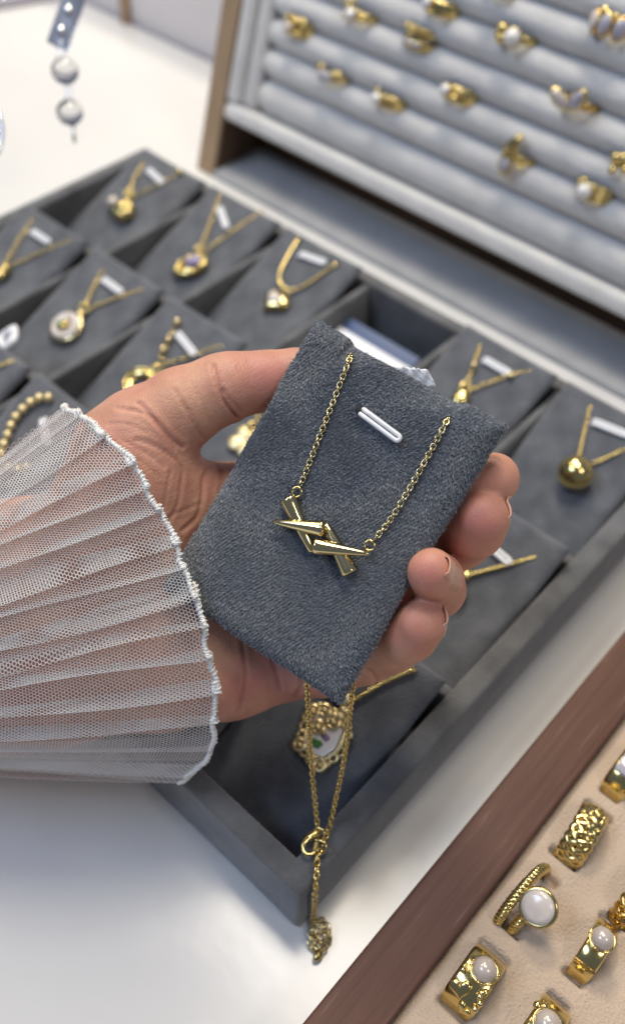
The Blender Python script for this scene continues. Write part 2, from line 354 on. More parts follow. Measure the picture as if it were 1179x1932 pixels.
def card_matrix(row, k):
    yt = ROWTOP[row]; a = ALPHA + random.uniform(-0.02, 0.02); rz = random.uniform(-0.022, 0.022)
    M = Matrix.Translation((colx(k) + random.uniform(-0.0006, 0.0006), yt - 0.0338, 0.0232)) @ Matrix.Rotation(rz, 4, 'Z') @ Matrix.Rotation(a, 4, 'X')
    return M
CARDM = {}
def tray_card(row, k, label, pin=None):
    M = card_matrix(row, k); CARDM[(row, k)] = M
    t = thing('necklace_card', label, 'display card', M, 'grey cards in the necklace tray')
    o = bpy.data.objects.new('pad', pad_mesh); COL.objects.link(o); o.parent = t
    if pin:
        a = on_plane(M, *pin[0]); b = on_plane(M, *pin[1])
        part(t, 'pin', pin_shape(a, b, 0.00085, 0.00088), M_plastic)
    return t
tray_card('A', 5, 'grey card in the farthest left corner compartment, under a pearl and gold cluster pendant', ((280, 322), (306, 346)))
tray_card('A', 4, 'grey card in the back row under the oval pendant with a purple stone', ((415, 394), (428, 430)))
tray_card('A', 3, 'grey card in the back row under the heart pendant on a snake chain', ((566, 482), (610, 498)))
tray_card('A', 1, 'grey card in the back row just right of the compartment with white tags', ((913, 681), (957, 706)))
tray_card('A', 0, 'grey card under the round gold ball pendant at the right', ((1118, 798), (1178, 822)))
tray_card('B', 5, 'grey card at the left edge of the middle row, pendant cut off by the frame', ((62, 439), (93, 459)))
tray_card('B', 4, 'grey card under the round white medallion pendant', ((196, 529), (229, 553)))
tray_card('B', 3, 'grey card behind the thumb, under the gold disc pendant with a dark hole', ((336, 631), (367, 669)))
tray_card('B', 2, 'grey card seen between thumb and palm, under the gold clover pendant')
tray_card('B', 1, 'grey card mostly hidden below the held velvet card')
tray_card('B', 0, 'grey card right of the ring fingertip, with a V of gold chain', ((916, 1026), (957, 1061)))
tray_card('C', 4, 'grey card at the left edge of the photo with a white loop tag on top')
tray_card('C', 3, 'grey card under the gold bead necklace, left of the sleeve', ((84, 793), (93, 838)))
tray_card('C', 0, 'grey card in the nearest corner compartment under the framed flower pendant')

# ------------------------------------------------------------------ chains
def link_shape(L, W, r, n=14, k=6):             # one oval link, long axis x, lying in xy
    pts = []; s = (L - W) / 2; w = W / 2 - r
    for i in range(n):
        a = 2 * math.pi * i / n; c = math.cos(a)
        pts.append(((s if c > 1e-6 else -s if c < -1e-6 else 0) + w * c, w * math.sin(a), 0))
    return tube(pts, r, k, closed=True)
def chain_frames(path, pitch, normal, twist0=0.0):
    pts = resample(path, pitch); out = []
    for i in range(len(pts) - 1):
        x = nrm(pts[i+1] - pts[i]); n_ = np.asarray(normal, float); n_ = nrm(n_ - x * (n_ @ x)); y = np.cross(n_, x)
        a = twist0 + (math.pi / 2 if i % 2 else 0) + random.uniform(-0.18, 0.18)
        yy = y * math.cos(a) + n_ * math.sin(a); zz = np.cross(x, yy)
        out.append(frame(x, yy, zz, (pts[i] + pts[i+1]) / 2))
    return out
def chain_shape(path, L=0.0026, W=0.0018, r=0.00029, normal=(0, 0, 1), k=5, n=10):
    base = link_shape(L, W, r, n, k)
    return join(*[xf(base, M) for M in chain_frames(path, L - 3.2 * r, normal, 0.6)])
def rope_shape(path, rad=0.0009, turns=700):    # twisted two-strand rope chain
    pts = resample(path, 0.0004); out = []
    d = np.gradient(pts, axis=0); d /= np.linalg.norm(d, axis=1)[:, None]
    up = np.array([0, 0, 1.0]); s = np.cross(d, up); s /= np.linalg.norm(s, axis=1)[:, None]; u = np.cross(s, d)
    ln = np.r_[0, np.cumsum(np.linalg.norm(np.diff(pts, axis=0), axis=1))]
    for ph in (0, math.pi):
        a = ln * turns * 2 * math.pi / 1.0 + ph
        out.append(tube(pts + (s * np.cos(a)[:, None] + u * np.sin(a)[:, None]) * rad * 0.55, rad * 0.62, 5))
    return join(*out)
def lp(M, pts, h):                              # pixels -> local points at height h above the card
    return np.array([[*on_plane(M, p[0], p[1], h)[:2], h] for p in pts])
def necklace(key, label, group='necklaces laid out in the grey tray'):
    M = CARDM[key]; o = on_plane(M, 0, 0) * 0
    return thing('necklace', label, 'necklace', M, group), M
def bail(t, M, px, r=0.0018, mat=M_gold, h=0.0022):
    c = lp(M, [px], h)[0]; return part(t, 'bail', xf(torus(r, r*0.42, 16, 8), Matrix.Translation(c) @ Matrix.Rotation(0.5, 4, 'Y')), mat)
def chain(t, M, pts, h=0.0011, mat=M_gold, smooth=None, rope=False, **kw):
    path = lp(M, pts, h)
    if smooth: path = smooth_path(path, smooth)
    path[0, 2] = -0.0005
    return part(t, 'chain', rope_shape(path) if rope else chain_shape(path, **kw), mat, kind='stuff')
def loc2(M, px, h): return lp(M, [px], h)[0]
def spx(M, px, n):                              # n photo pixels at that spot in metres
    c = np.array(M @ Vector(loc2(M, px, 0.0))); return n * float((R.T @ (c - CAM))[2]) / FPX

# far left corner: pearl and gold cluster
t, M = necklace(('A', 5), 'gold chain with pearl and gold cluster pendant in the farthest left compartment')
chain(t, M, [(270, 300), (252, 340), (240, 372)], rope=False); chain(t, M, [(342, 322), (300, 348), (246, 374)])
bail(t, M, (243, 365)); part(t, 'bead', ball(0.0016, loc2(M, (338, 325), 0.0015)), M_gold)
c = loc2(M, (234, 397), 0.003); part(t, 'pendant', join(*[ball(0.0031, c + np.array([0.0033*math.cos(a), 0.0033*math.sin(a), 0.0004*math.sin(3*a)]), 10) for a in np.linspace(0, 6.28, 7)[:-1]], ball(0.0036, c + (0, 0, 0.0015), 10)), M_gold)
part(t, 'pearl', ball(0.0036, loc2(M, (214, 383), 0.0042)), M_pearl)
# oval pendant with purple stone
t, M = necklace(('A', 4), 'gold chain with oval gold pendant and purple stone in the back row')
chain(t, M, [(413, 360), (398, 420), (374, 478)]); chain(t, M, [(494, 394), (440, 435), (378, 480)]); bail(t, M, (375, 474))
c = loc2(M, (360, 502), 0.0028); Mo = Matrix.Translation(c) @ Matrix.Rotation(-0.62, 4, 'Z')
part(t, 'pendant', xf(join(torus(0.0052, 0.0018, 28, 8, sx=0.8, sy=1.35), *[ball(0.0019, (0.0042*math.cos(a), 0.0070*math.sin(a), 0.0006), 8) for a in np.linspace(0, 6.28, 9)[:-1]], ball(0.0052, (0, 0, -0.001), 12, (0.75, 1.3, 0.35))), Mo), M_gold)
part(t, 'stone', xf(ball(0.0038, (-0.0008, 0.002, 0.0014), 12, (0.85, 1.1, 0.6)), Mo), M_stone_purple)
# heart on a snake chain
t, M = necklace(('A', 3), 'thin gold snake chain with gold and white heart pendant in the back row')
pth = smooth_path(lp(M, [(566, 446), (548, 475), (530, 510), (528, 532), (540, 545), (565, 544), (600, 522), (640, 494)], 0.0012), 50); pth[0, 2] = -0.001; pth[-1, 2] = -0.001
part(t, 'chain', tube(pth, 0.00065, 8), M_gold)
def heart(s, t_, seg=40):
    pr = []
    for a in np.linspace(0, 2*math.pi, seg, endpoint=False):
        pr.append((16*math.sin(a)**3 / 16 * s, (13*math.cos(a) - 5*math.cos(2*a) - 2*math.cos(3*a) - math.cos(4*a)) / 16 * s))
    V, F = [], []; rings = ((1.0, 0), (0.96, 0.45), (0.8, 0.8), (0.5, 1.0), (0.05, 1.08))
    for q, z in rings: V += [(x*q, y*q, z*t_) for x, y in pr]
    for i in range(len(rings) - 1):
        for k in range(seg): F.append((i*seg+k, i*seg+(k+1) % seg, (i+1)*seg+(k+1) % seg, (i+1)*seg+k))
    F.append(tuple(range(seg))[::-1]); F.append(tuple((len(rings)-1)*seg + k for k in range(seg))); return np.array(V), F
c = loc2(M, (520, 570), 0.0008); Mh = Matrix.Translation(c) @ Matrix.Rotation(-0.2, 4, 'Z')
part(t, 'heart', xf(heart(0.0072, 0.0028), Mh), M_gold); part(t, 'shell_inlay', xf(heart(0.0048, 0.0036), Mh @ Matrix.Translation((-0.0006, 0.0003, 0))), M_shell)
bail(t, M, (540, 549), 0.0014)
# chain with knot, right of the empty compartment
t, M = necklace(('A', 1), 'gold chain gathered in a knot, right of the compartment with white tags')
chain(t, M, [(904, 646), (893, 690), (875, 742)]); chain(t, M, [(1004, 694), (962, 707), (880, 738)])
for p_ in ((893, 690), (963, 708)): part(t, 'bead', ball(0.0015, loc2(M, p_, 0.0018)), M_gold_pale)
bail(t, M, (877, 733), 0.0021); c = loc2(M, (868, 752), 0.002); part(t, 'pendant', ball(0.0034, c, 12, (1, 1.5, 0.7)), M_gold)
# gold ball
t, M = necklace(('A', 0), 'fine gold chain through a large polished gold ball pendant')
chain(t, M, [(1113, 762), (1100, 820), (1090, 868)], L=0.0021, W=0.0016, r=0.00032); chain(t, M, [(1200, 835), (1150, 860), (1100, 882)], L=0.0021, W=0.0016, r=0.00032)
part(t, 'ball', ball(0.0068, loc2(M, (1085, 892), 0.0058), 24), M_gold)
# left edge
t, M = necklace(('B', 5), 'gold chain with gold pendant cut off at the left edge')
chain(t, M, [(64, 405), (35, 455), (6, 505)], L=0.0032, W=0.0023); chain(t, M, [(134, 448), (80, 475), (10, 506)])
c = loc2(M, (0, 518), 0.0022); part(t, 'pendant', join(ball(0.0034, c, 10, (1, 1.1, 0.7)), ball(0.0026, c + (0.001, 0.0035, 0.0003), 10)), M_gold)
# medallion
t, M = necklace(('B', 4), 'gold chain with round white shell medallion in the middle row')
chain(t, M, [(194, 504), (175, 545), (162, 580)]); chain(t, M, [(270, 542), (225, 560), (168, 582)])
bail(t, M, (160, 582), 0.0020); c = loc2(M, (128, 619), 0.001)
part(t, 'pendant', join(shift(lathe([(0.0078, 0), (0.0082, 0.0006), (0.0080, 0.0016), (0.0072, 0.0020)], 36), c), ball(0.0020, loc2(M, (152, 595), 0.002), 8)), M_gold_pale)
part(t, 'shell_disc', shift(lathe([(0.0072, 0.0018), (0.0066, 0.0030), (0.0045, 0.0032), (0.0036, 0.0024)], 32), c), M_shell)
part(t, 'flower', join(*[ball(0.0013, c + np.array([0.0014*math.cos(a), 0.0014*math.sin(a), 0.0032]), 8) for a in np.linspace(0, 6.28, 6)[:-1]]), M_gold)
part(t, 'stone', ball(0.0016, c + (-0.0014, -0.0013, 0.0034), 10), M_green)
# gold disc with hole
t, M = necklace(('B', 3), 'gold bead chain with gold disc pendant partly behind the thumb')
chain(t, M, [(336, 602), (318, 642), (300, 688)], L=0.0034, W=0.0024); chain(t, M, [(418, 648), (360, 672), (302, 690)], L=0.0030, W=0.0022)
for p_ in ((335, 607), (319, 640), (308, 660)): part(t, 'bead', ball(0.0017, loc2(M, p_, 0.0018)), M_gold_pale)
bail(t, M, (296, 698), 0.0019); c = loc2(M, (264, 722), 0.0012)
part(t, 'pendant', shift(join(torus(0.0050, 0.0025, 32, 10, sz=0.6), torus(0.0062, 0.0008, 32, 6, c=(0, 0, 0.0014))), c), M_gold)
# clover
t, M = necklace(('B', 2), 'gold clover square pendant on a chain, seen between thumb and palm')
chain(t, M, [(520, 722), (495, 760), (478, 812)]); bail(t, M, (476, 806), 0.0017); c = loc2(M, (461, 832), 0.0016)
part(t, 'pendant', shift(join(*[ball(0.0034, (sx*0.0027, sy*0.0027, 0), 12, (1, 1, 0.32)) for sx in (-1, 1) for sy in (-1, 1)], rbox(-0.0048, 0.0048, -0.0048, 0.0048, -0.0012, 0.0006, 0.0005)), c), M_gold_matt)
# V of chain right of the ring finger
t, M = necklace(('B', 0), 'gold rope chain meeting in a V right of the ring fingertip')
chain(t, M, [(908, 1000), (892, 1040), (880, 1084)], rope=True); chain(t, M, [(1010, 1048), (950, 1068), (880, 1086)], rope=True)
part(t, 'knot', ball(0.0017, loc2(M, (879, 1086), 0.0012), 10, (1, 1.2, 0.8)), M_gold)
part(t, 'pendant', ball(0.0040, loc2(M, (858, 1120), 0.0020), 12, (1, 1.2, 0.5)), M_gold)
# loop tag card, chain fragment
t, M = necklace(('C', 4), 'fine gold chain at the left edge beside a white loop tag'); chain(t, M, [(26, 676), (5, 688), (-25, 702)], L=0.0022, W=0.0016, r=0.0003)
M = CARDM[('C', 4)]; c0 = T(14, 640, 0.036)
tg = thing('loop_tag', 'white rounded loop tag with dark triangular hole at the left edge', 'tag', frame(nrm((0.8, -0.6, 0)), nrm((0.5, 0.66, 0.55)), nrm(np.cross(nrm((0.8, -0.6, 0)), nrm((0.5, 0.66, 0.55)))), c0))
def tri_ring():
    n = 30; prof = []
    for i in range(n):
        a = 2*math.pi*i/n; ro = 0.0062 / max(abs(math.cos(a))**1.0, abs(math.sin(a))**1.0)**0.55; ri = 0.0022 * (1 + 0.35*math.cos(3*a + 1.57)); prof.append((a, ro, ri))
    V, F = [], []
    for a, ro, ri in prof:
        for rr, z in ((ri, -0.001), (ri + 0.0006, 0.0012), (ro - 0.0008, 0.0012), (ro, 0), (ro - 0.0006, -0.001)): V.append((rr*math.cos(a), rr*math.sin(a), z))
    for i in range(n):
        j = (i+1) % n
        for k in range(5): F.append((i*5+k, j*5+k, j*5+(k+1) % 5, i*5+(k+1) % 5))
    return np.array(V), F
part(tg, 'loop', tri_ring(), M_plastic)
# bead necklace
t, M = necklace(('C', 3), 'curved string of gold beads left of the lace sleeve')
bp_ = smooth_path(lp(M, [(92, 750), (70, 752), (48, 768), (28, 790), (16, 818), (7, 842), (3, 862), (10, 878), (28, 886), (52, 882)], 0.0019), 60)
for q in resample(bp_, 0.0041): part(t, 'bead', ball(0.0019, q, 10), M_gold_matt)
part(t, 'string', tube(bp_, 0.0006, 6), M_gold_matt); part(t, 'pearl', ball(0.0026, loc2(M, (-4, 890), 0.0026)), M_pearl)
# framed flower pendant
t, M = necklace(('C', 0), 'gold rope chain with ornate framed flower pendant in the nearest compartment')
chain(t, M, smooth_path([(782, 1264), (768, 1268), (720, 1290), (660, 1325)], 14), rope=True); chain(t, M, [(560, 1255), (600, 1290), (648, 1325)], rope=True)
part(t, 'bail', join(ball(0.0022, loc2(M, (652, 1320), 0.0022), 10, (0.8, 1.2, 0.8)), *[ball(0.0015, loc2(M, p_, 0.0018), 8) for p_ in ((648, 1340), (642, 1352), (655, 1345), (632, 1350))]), M_gold_matt)
fr = [(590, 1345), (612, 1340), (640, 1362), (652, 1378), (644, 1400), (634, 1420), (608, 1436), (585, 1425), (572, 1402), (580, 1370)]
frl = lp(M, fr, 0.0016); sh = []
closed = np.vstack([frl, frl[:1]]); cc = frl.mean(0)
sh.append(tube(resample(closed, 0.0008)[:-1], 0.0010, 8, closed=True))
for i, q in enumerate(resample(closed, 0.0024)[:-1]):
    o_ = q + nrm(q - cc) * 0.0010; sh.append(shift(torus(0.0013, 0.0006, 14, 6), o_ + (0, 0, 0.0004*(i % 2))))
for p_, r_ in (((565, 1405), 0.0017), ((603, 1443), 0.0018), ((590, 1342), 0.0018), ((612, 1340), 0.0017), ((583, 1428), 0.0010), ((628, 1362), 0.0020), ((600, 1372), 0.0018)):
    sh.append(shift(torus(r_, r_*0.5, 16, 6), loc2(M, p_, 0.0022))); sh.append(ball(r_*0.6, loc2(M, p_, 0.0026), 8))
part(t, 'frame', join(*sh), M_gold_satin)
inn = cc + (frl - cc) * 0.86; n_ = len(inn)
part(t, 'white_plaque', (np.vstack([inn + (0, 0, -0.0002), inn * 1.0 + (0, 0, 0.0008)]), [tuple(range(n_, 2*n_)), tuple(range(n_))[::-1]] + [(i, (i+1) % n_, n_ + (i+1) % n_, n_ + i) for i in range(n_)]), M_plaque, smooth=False)
part(t, 'leaf', join(*[ball(0.0011, loc2(M, p_, 0.0025), 8, (1.2, 0.8, 0.3)) for p_ in ((593, 1398), (602, 1402), (588, 1402), (597, 1406))]), M_green)
part(t, 'flower', join(*[ball(0.0011, loc2(M, p_, 0.0025), 8, (1, 1, 0.3)) for p_ in ((612, 1388), (616, 1392))]), M_mauve); part(t, 'flower_centre', ball(0.0008, loc2(M, (611, 1383), 0.0027), 8), M_gold_pale)

# compartment without card: white and blue price tags
wt = T(728, 655, 0.014)
t = thing('price_tags', 'white and blue paper tags in the open compartment behind the held card', 'paper tag', frame((1,0,0), nrm((0, 1, 0.32)), nrm((0, -0.32, 1)), (colx(2), 0.245, 0.0120)))
part(t, 'white_tag', rbox(-0.023, 0.021, -0.026, 0.018, 0.0, 0.0008, 0.0003), M_paper); part(t, 'blue_strip', rbox(-0.023, 0.018, 0.0182, 0.0250, -0.0010, -0.0002, 0.0003), M_blue)
# loose white pin tail on the card under the gold ball
pt = thing('pin_tail', 'white plastic pin tail lying right of the middle fingertip', 'pin', at(T(978, 991, 0.034)))
a_, b_ = T(952, 974, 0.0345), T(1003, 1008, 0.0325)
part(pt, 'tail', tube(smooth_path([a_, (a_ + b_)/2 + np.array([0, 0, 0.0012]), b_], 10), 0.0008, 8), M_plastic, world=True)

# ------------------------------------------------------------------ wooden case with ring rolls behind the tray
TILT = math.radians(73); ES = np.array([0, math.cos(TILT), math.sin(TILT)]); EN = np.array([0, -math.sin(TILT), math.cos(TILT)])
CASE = frame((1, 0, 0), ES, EN, (0, 0.3305, 0))          # local x along the case, y up the leaning front, z towards the camera
case = thing('ring_case', 'tall leaning wooden case with light wood edge holding a grey ring cushion', 'display case', at((-0.19, 0.35, 0)))
CX0, CX1, CH = -0.380, 0.045, 0.205
def prism(poly, x0, x1):                        # poly in (y, z)
    n = len(poly); V = [(x0, y, z) for y, z in poly] + [(x1, y, z) for y, z in poly]
    return np.array(V), [tuple(range(n))[::-1], tuple(range(n, 2*n))] + [(i, (i+1) % n, n + (i+1) % n, n + i) for i in range(n)]
dy, dz = CH * math.cos(TILT), CH * math.sin(TILT)
side = [(0.3305, 0.0003), (0.378, 0.0003), (0.378 + dy, dz), (0.3305 + dy, dz)]
part(case, 'side_panel', prism(side, CX0, CX0 + 0.0125), M_wood_light, smooth=False, world=True)
part(case, 'side_panel', prism(side, CX1 - 0.0125, CX1), M_wood_light, smooth=False, world=True)
part(case, 'back_panel', prism([(0.370, 0.0004), (0.377, 0.0004), (0.377 + dy, dz - 0.001), (0.370 + dy, dz - 0.001)], CX0 + 0.0126, CX1 - 0.0126), M_wood_inner, smooth=False, world=True)
part(case, 'inner_lining', prism([(0.3325, 0.0004), (0.3698, 0.0004), (0.3698 + 0.03, 0.10), (0.3325 + 0.03, 0.10)], CX0 + 0.0126, CX0 + 0.0134), M_wood_inner, smooth=False, world=True)
part(case, 'floor_panel', rbox(CX0 + 0.0128, CX1 - 0.0128, 0.3308, 0.3696, 0.0003, 0.0032, 0.0005), M_case_floor, world=True)
cush = thing('ring_cushion', 'light grey velvet ring cushion with horizontal rolls, leaning in the wooden case', 'ring cushion', CASE)
X0, X1 = CX0 + 0.0130, CX1 - 0.0130
part(cush, 'lip', rbox(X0, X1, 0.0335, 0.0425, -0.026, 0.0005, 0.0030, 4), M_roll)
part(cush, 'frame_bar', rbox(X0, X0 + 0.0085, 0.0427, 0.204, -0.026, 0.0, 0.0026, 4), M_roll)
part(cush, 'frame_bar', rbox(X0 + 0.0087, X0 + 0.0180, 0.0427, 0.204, -0.026, -0.0030, 0.0038, 4), M_roll)
part(cush, 'frame_bar', rbox(X1 - 0.0085, X1, 0.0427, 0.204, -0.026, 0.0, 0.0026, 4), M_roll)
part(cush, 'backing', rbox(X0, X1, 0.0335, 0.204, -0.030, -0.0265, 0.0005), M_roll)
RX0, RX1 = X0 + 0.0184, X1 - 0.0090
def roll_shape(yc, ry, rz, zc):
    n = 60; xs = np.linspace(RX0, RX1, n); k = 22; V, F = [], []
    for i, x in enumerate(xs):
        e = min(x - RX0, RX1 - x); q = math.sqrt(max(0.0, 1 - (1 - min(e / 0.004, 1))**2)) * 0.25 + 0.75
        w = 1 + 0.025 * math.sin(x*61 + yc*900) + 0.02*math.sin(x*140 + yc*500)
        for j in range(k):
            a = 2*math.pi*j/k; V.append((x, yc + ry*q*math.cos(a), zc + rz*q*w*math.sin(a)))
    for i in range(n-1):
        for j in range(k): F.append((i*k+j, i*k+(j+1) % k, (i+1)*k+(j+1) % k, (i+1)*k+j))
    F.append(tuple(range(k))[::-1]); F.append(tuple((n-1)*k+j for j in range(k))); return np.array(V), F
part(cush, 'roll', roll_shape(0.0522, 0.0094, 0.0085, -0.0115), M_roll)
for i in range(9): part(cush, 'roll', roll_shape(0.0690 + 0.015*i, 0.0077, 0.0085, -0.0105), M_roll)

# ------------------------------------------------------------------ rings
def band_shape(r, w, t, n=56, taper=0.0, wave=0.0):      # band round local x, outer radius r
    V, F = [], []; prof = [(-0.5, -1), (-0.5, -0.35), (-0.40, 0), (0.40, 0), (0.5, -0.35), (0.5, -1)]; k = len(prof)
    for i in range(n):
        a = 2*math.pi*i/n; ww = w * (1 - taper * (1 - math.cos(a)) / 2) * (1 + wave*math.sin(7*a))
        for x, q in prof:
            rr = r + q*t; V.append((x*ww, rr*math.sin(a), rr*math.cos(a)))
    for i in range(n):
        for j in range(k): F.append((i*k+j, ((i+1) % n)*k+j, ((i+1) % n)*k+(j+1) % k, i*k+(j+1) % k))
    return np.array(V), F
def on_band(r, deg, x, lift=0.0):
    a = math.radians(deg); return np.array([x, (r+lift)*math.sin(a), (r+lift)*math.cos(a)])
def strand(r, amp, freq, ph, rad, x0=0.0, lift=0.0, a0=-180, a1=180):
    pts = []; aa = np.radians(np.linspace(a0, a1, 90, endpoint=(a1 - a0) < 360))
    for a in aa:
        rr = r + lift + 0.0005*math.cos(2*(freq*a + ph)); pts.append((x0 + amp*math.sin(freq*a + ph), rr*math.sin(a), rr*math.cos(a)))
    return tube(pts, rad, 7, closed=(a1 - a0) >= 360)
def bandM(r, deg, x, lift=0.0, spin=0.0):       # frame standing on the band at an angle
    a = math.radians(deg); p = on_band(r, deg, x, lift)
    return Matrix.Translation(p) @ Matrix.Rotation(-a, 4, 'X') @ Matrix.Rotation(spin, 4, 'Z')
def petal(L, W, t_):                            # leaf-shaped plaque in xy, one end at the origin
    n = 20; pr = []
    for i in range(n):
        a = 2*math.pi*i/n; y = L*(1 - math.cos(a))/2; x = W/2*math.sin(a)*abs(math.sin(a))**0.2; pr.append((x, y))
    rings = ((1, 0), (1, t_*0.7), (0.85, t_), (0.05, t_*1.05)); V, F = [], []
    for q, z in rings: V += [(x*q, L/2 + (y - L/2)*q, z) for x, y in pr]
    for i in range(3):
        for k in range(n): F.append((i*n+k, i*n+(k+1) % n, (i+1)*n+(k+1) % n, (i+1)*n+k))
    F.append(tuple(range(n))[::-1]); F.append(tuple(3*n+k for k in range(n))); return np.array(V), F
def ring_thing(label, M, group): return thing('ring', label, 'ring', M, group)
def pearl_on(t, r, deg, x, pr, mat=M_pearl, lift=0.0, bezel=M_gold):
    s = part(t, 'setting', xf(join(lathe([(pr*0.9, -0.001), (pr*1.06, 0.0006), (pr*1.12, 0.0016), (pr*0.98, 0.0019)], 24), torus(pr*1.08, 0.00035, 28, 6, c=(0, 0, 0.0016))), bandM(r, deg, x, lift)), bezel)
    part(t, 'pearl', ball(pr, on_band(r, deg, x, lift + pr*0.55), 16), mat)
def beads_on(t, r, lst, rad, mat=M_gold): part(t, 'gold_beads', join(*[ball(rad*q[2] if len(q) > 2 else rad, on_band(r, q[0], q[1], rad*0.5), 10) for q in lst]), mat)

GP = 'rings on the grey velvet rolls'
def panelM(px, py, dip=0.0065, spin=0.0):
    q = on_plane(CASE, px, py, 0.001); s = 0.0765 + 0.015*round((q[1] - 0.0765)/0.015)
    o = np.array(CASE @ Vector((q[0], s, -dip)))
    return frame(ES, (-1, 0, 0), EN, o) @ Matrix.Rotation(spin, 4, 'Z')
r = 0.0085
t = ring_thing('wide carved gold ring with round rose stone, leftmost on the velvet rolls', panelM(555, 45), GP)
part(t, 'band', band_shape(r, 0.009, 0.0014, taper=0.4, wave=0.06), M_gold); pearl_on(t, r, 8, -0.001, 0.0026, M_shell); beads_on(t, r, [(30, 0.003), (25, -0.003), (-15, 0.003), (-30, -0.002), (-40, 0.002)], 0.0014)
t = ring_thing('gold ring with one pearl among gold beads, top left of the rolls', panelM(670, 28), GP)
part(t, 'band', band_shape(r, 0.004, 0.0012), M_gold); pearl_on(t, r, 4, 0, 0.0030, M_pearl_white); beads_on(t, r, [(35, 0.003), (38, -0.002), (-30, -0.001), (-42, 0.001), (12, 0.005)], 0.0017)
t = ring_thing('broad double gold ring with scalloped edges and small grey stones', panelM(780, 72), GP)
part(t, 'band', join(shift(band_shape(r, 0.0040, 0.0013, wave=0.1), (0.0032, 0, 0)), shift(band_shape(r + 0.0006, 0.0040, 0.0013, wave=0.1), (-0.0022, 0, 0))), M_gold)
beads_on(t, r, [(a, 0.0045) for a in range(-40, 50, 13)], 0.0011); part(t, 'stone', join(*[ball(0.0014, on_band(r, a, -0.0020, 0.0006), 8) for a in (-25, -8, 9, 26)]), M_stone_grey)
t = ring_thing('gold ring with pearl beside a square gold face, top row of the rolls', panelM(822, 15), GP)
part(t, 'band', band_shape(r, 0.0065, 0.0013), M_gold); pearl_on(t, r, 22, 0.001, 0.0028, M_pearl_white); part(t, 'face', xf(rbox(-0.003, 0.003, -0.003, 0.003, 0, 0.0016, 0.0006), bandM(r, -18, 0)), M_gold)
t = ring_thing('gold nugget ring cut off by the top edge', panelM(925, 2), GP)
part(t, 'band', band_shape(r, 0.005, 0.0013, wave=0.1), M_gold); beads_on(t, r, [(20, 0.001), (0, -0.001), (-20, 0.001), (-36, -0.001)], 0.0022)
t = ring_thing('gold ring with clear grey stones and round end beads, second groove from the lip', panelM(620, 138), GP)
part(t, 'band', band_shape(r, 0.0042, 0.0011), M_gold_pale); beads_on(t, r, [(42, 0.002, 1.3), (30, 0.003), (-28, 0.002), (-42, 0.002, 1.2)], 0.0017)
part(t, 'stone', join(ball(0.0030, on_band(r, 14, -0.0005, 0.001), 10, (1, 1, 0.7)), ball(0.0022, on_band(r, -8, 0, 0.001), 10)), M_stone_grey)
t = ring_thing('gold ring with pearl and row of small beads, second ring in the lowest row', panelM(725, 190), GP)
part(t, 'band', band_shape(r, 0.0058, 0.0013), M_gold); pearl_on(t, r, 18, 0, 0.0030, M_pearl_white); beads_on(t, r, [(-6, 0.002), (-20, 0.002), (-34, 0.002, 1.2), (-44, 0.001, 1.2), (36, 0.003)], 0.0015)
t = ring_thing('plain wide gold ring with pearl set at its left, middle of the rolls', panelM(857, 178), GP)
part(t, 'band', band_shape(r, 0.0070, 0.0014, taper=0.2), M_gold); pearl_on(t, r, 24, 0.0005, 0.0029, M_pearl_white); beads_on(t, r, [(-8, -0.0015), (-24, 0.002)], 0.0020)
t = ring_thing('open gold ring with large pearl facing a gold nugget', panelM(966, 70), GP)
part(t, 'band', band_shape(r, 0.0034, 0.0013), M_gold); pearl_on(t, r, -8, 0, 0.0036, M_pearl_white); beads_on(t, r, [(34, 0.0015, 1.2), (40, -0.001), (28, -0.002)], 0.0024)
t = ring_thing('gold ring crowned with grey petals edged in gold at the right edge', panelM(1150, 56), GP)
part(t, 'band', band_shape(r, 0.0040, 0.0013), M_gold_deep)
for dg, sp in ((38, 1.2), (8, 0.1), (-26, -0.2)):
    M = bandM(r, dg, -0.004, 0.001, 1.57 + sp*0.3 - 1.57); part(t, 'petal_rim', xf(petal(0.0098, 0.0072, 0.0016), M @ Matrix.Rotation(-1.57, 4, 'Z')), M_gold_deep)
    part(t, 'petal_stone', xf(shift(petal(0.0080, 0.0056, 0.0024), (0, 0.0009, 0)), M @ Matrix.Rotation(-1.57, 4, 'Z')), M_stone_grey if dg < 30 else M_shell)
beads_on(t, r, [(30, 0.005, 1.3), (18, 0.0045), (-8, 0.0045)], 0.0016)
t = ring_thing('gold butterfly ring with two pale leaf shaped wings', panelM(1086, 190), GP)
part(t, 'band', band_shape(r, 0.0032, 0.0013), M_gold_deep)
for sgn, L_, W_ in ((1, 0.0120, 0.0066), (-1, 0.0125, 0.0072)):
    M = bandM(r, 0, -0.002, 0.001) @ Matrix.Rotation(-1.05*sgn if sgn > 0 else 0.62 + 0.4, 4, 'Z') @ Matrix.Rotation(-0.5, 4, 'X')
    M = bandM(r, 2, -0.0025, 0.0012) @ Matrix.Rotation((-0.55 if sgn > 0 else -2.15), 4, 'Z') @ Matrix.Rotation(0.35, 4, 'X')
    part(t, 'wing_rim', xf(petal(L_, W_, 0.0018), M), M_gold); part(t, 'wing_inlay', xf(shift(petal(L_*0.82, W_*0.78, 0.0026), (0, L_*0.09, 0)), M), M_shell if sgn > 0 else M_stone_grey)
t = ring_thing('tall bypass ring with gold leaf above an oval grey stone', panelM(965, 300), GP)
part(t, 'band', band_shape(r, 0.0030, 0.0013, wave=0.1), M_gold)
part(t, 'leaf', xf(petal(0.0110, 0.0058, 0.0016), bandM(r, 4, 0.0045, 0.0016) @ Matrix.Rotation(-2.0, 4, 'Z') @ Matrix.Translation((0, -0.005, 0))), M_gold)
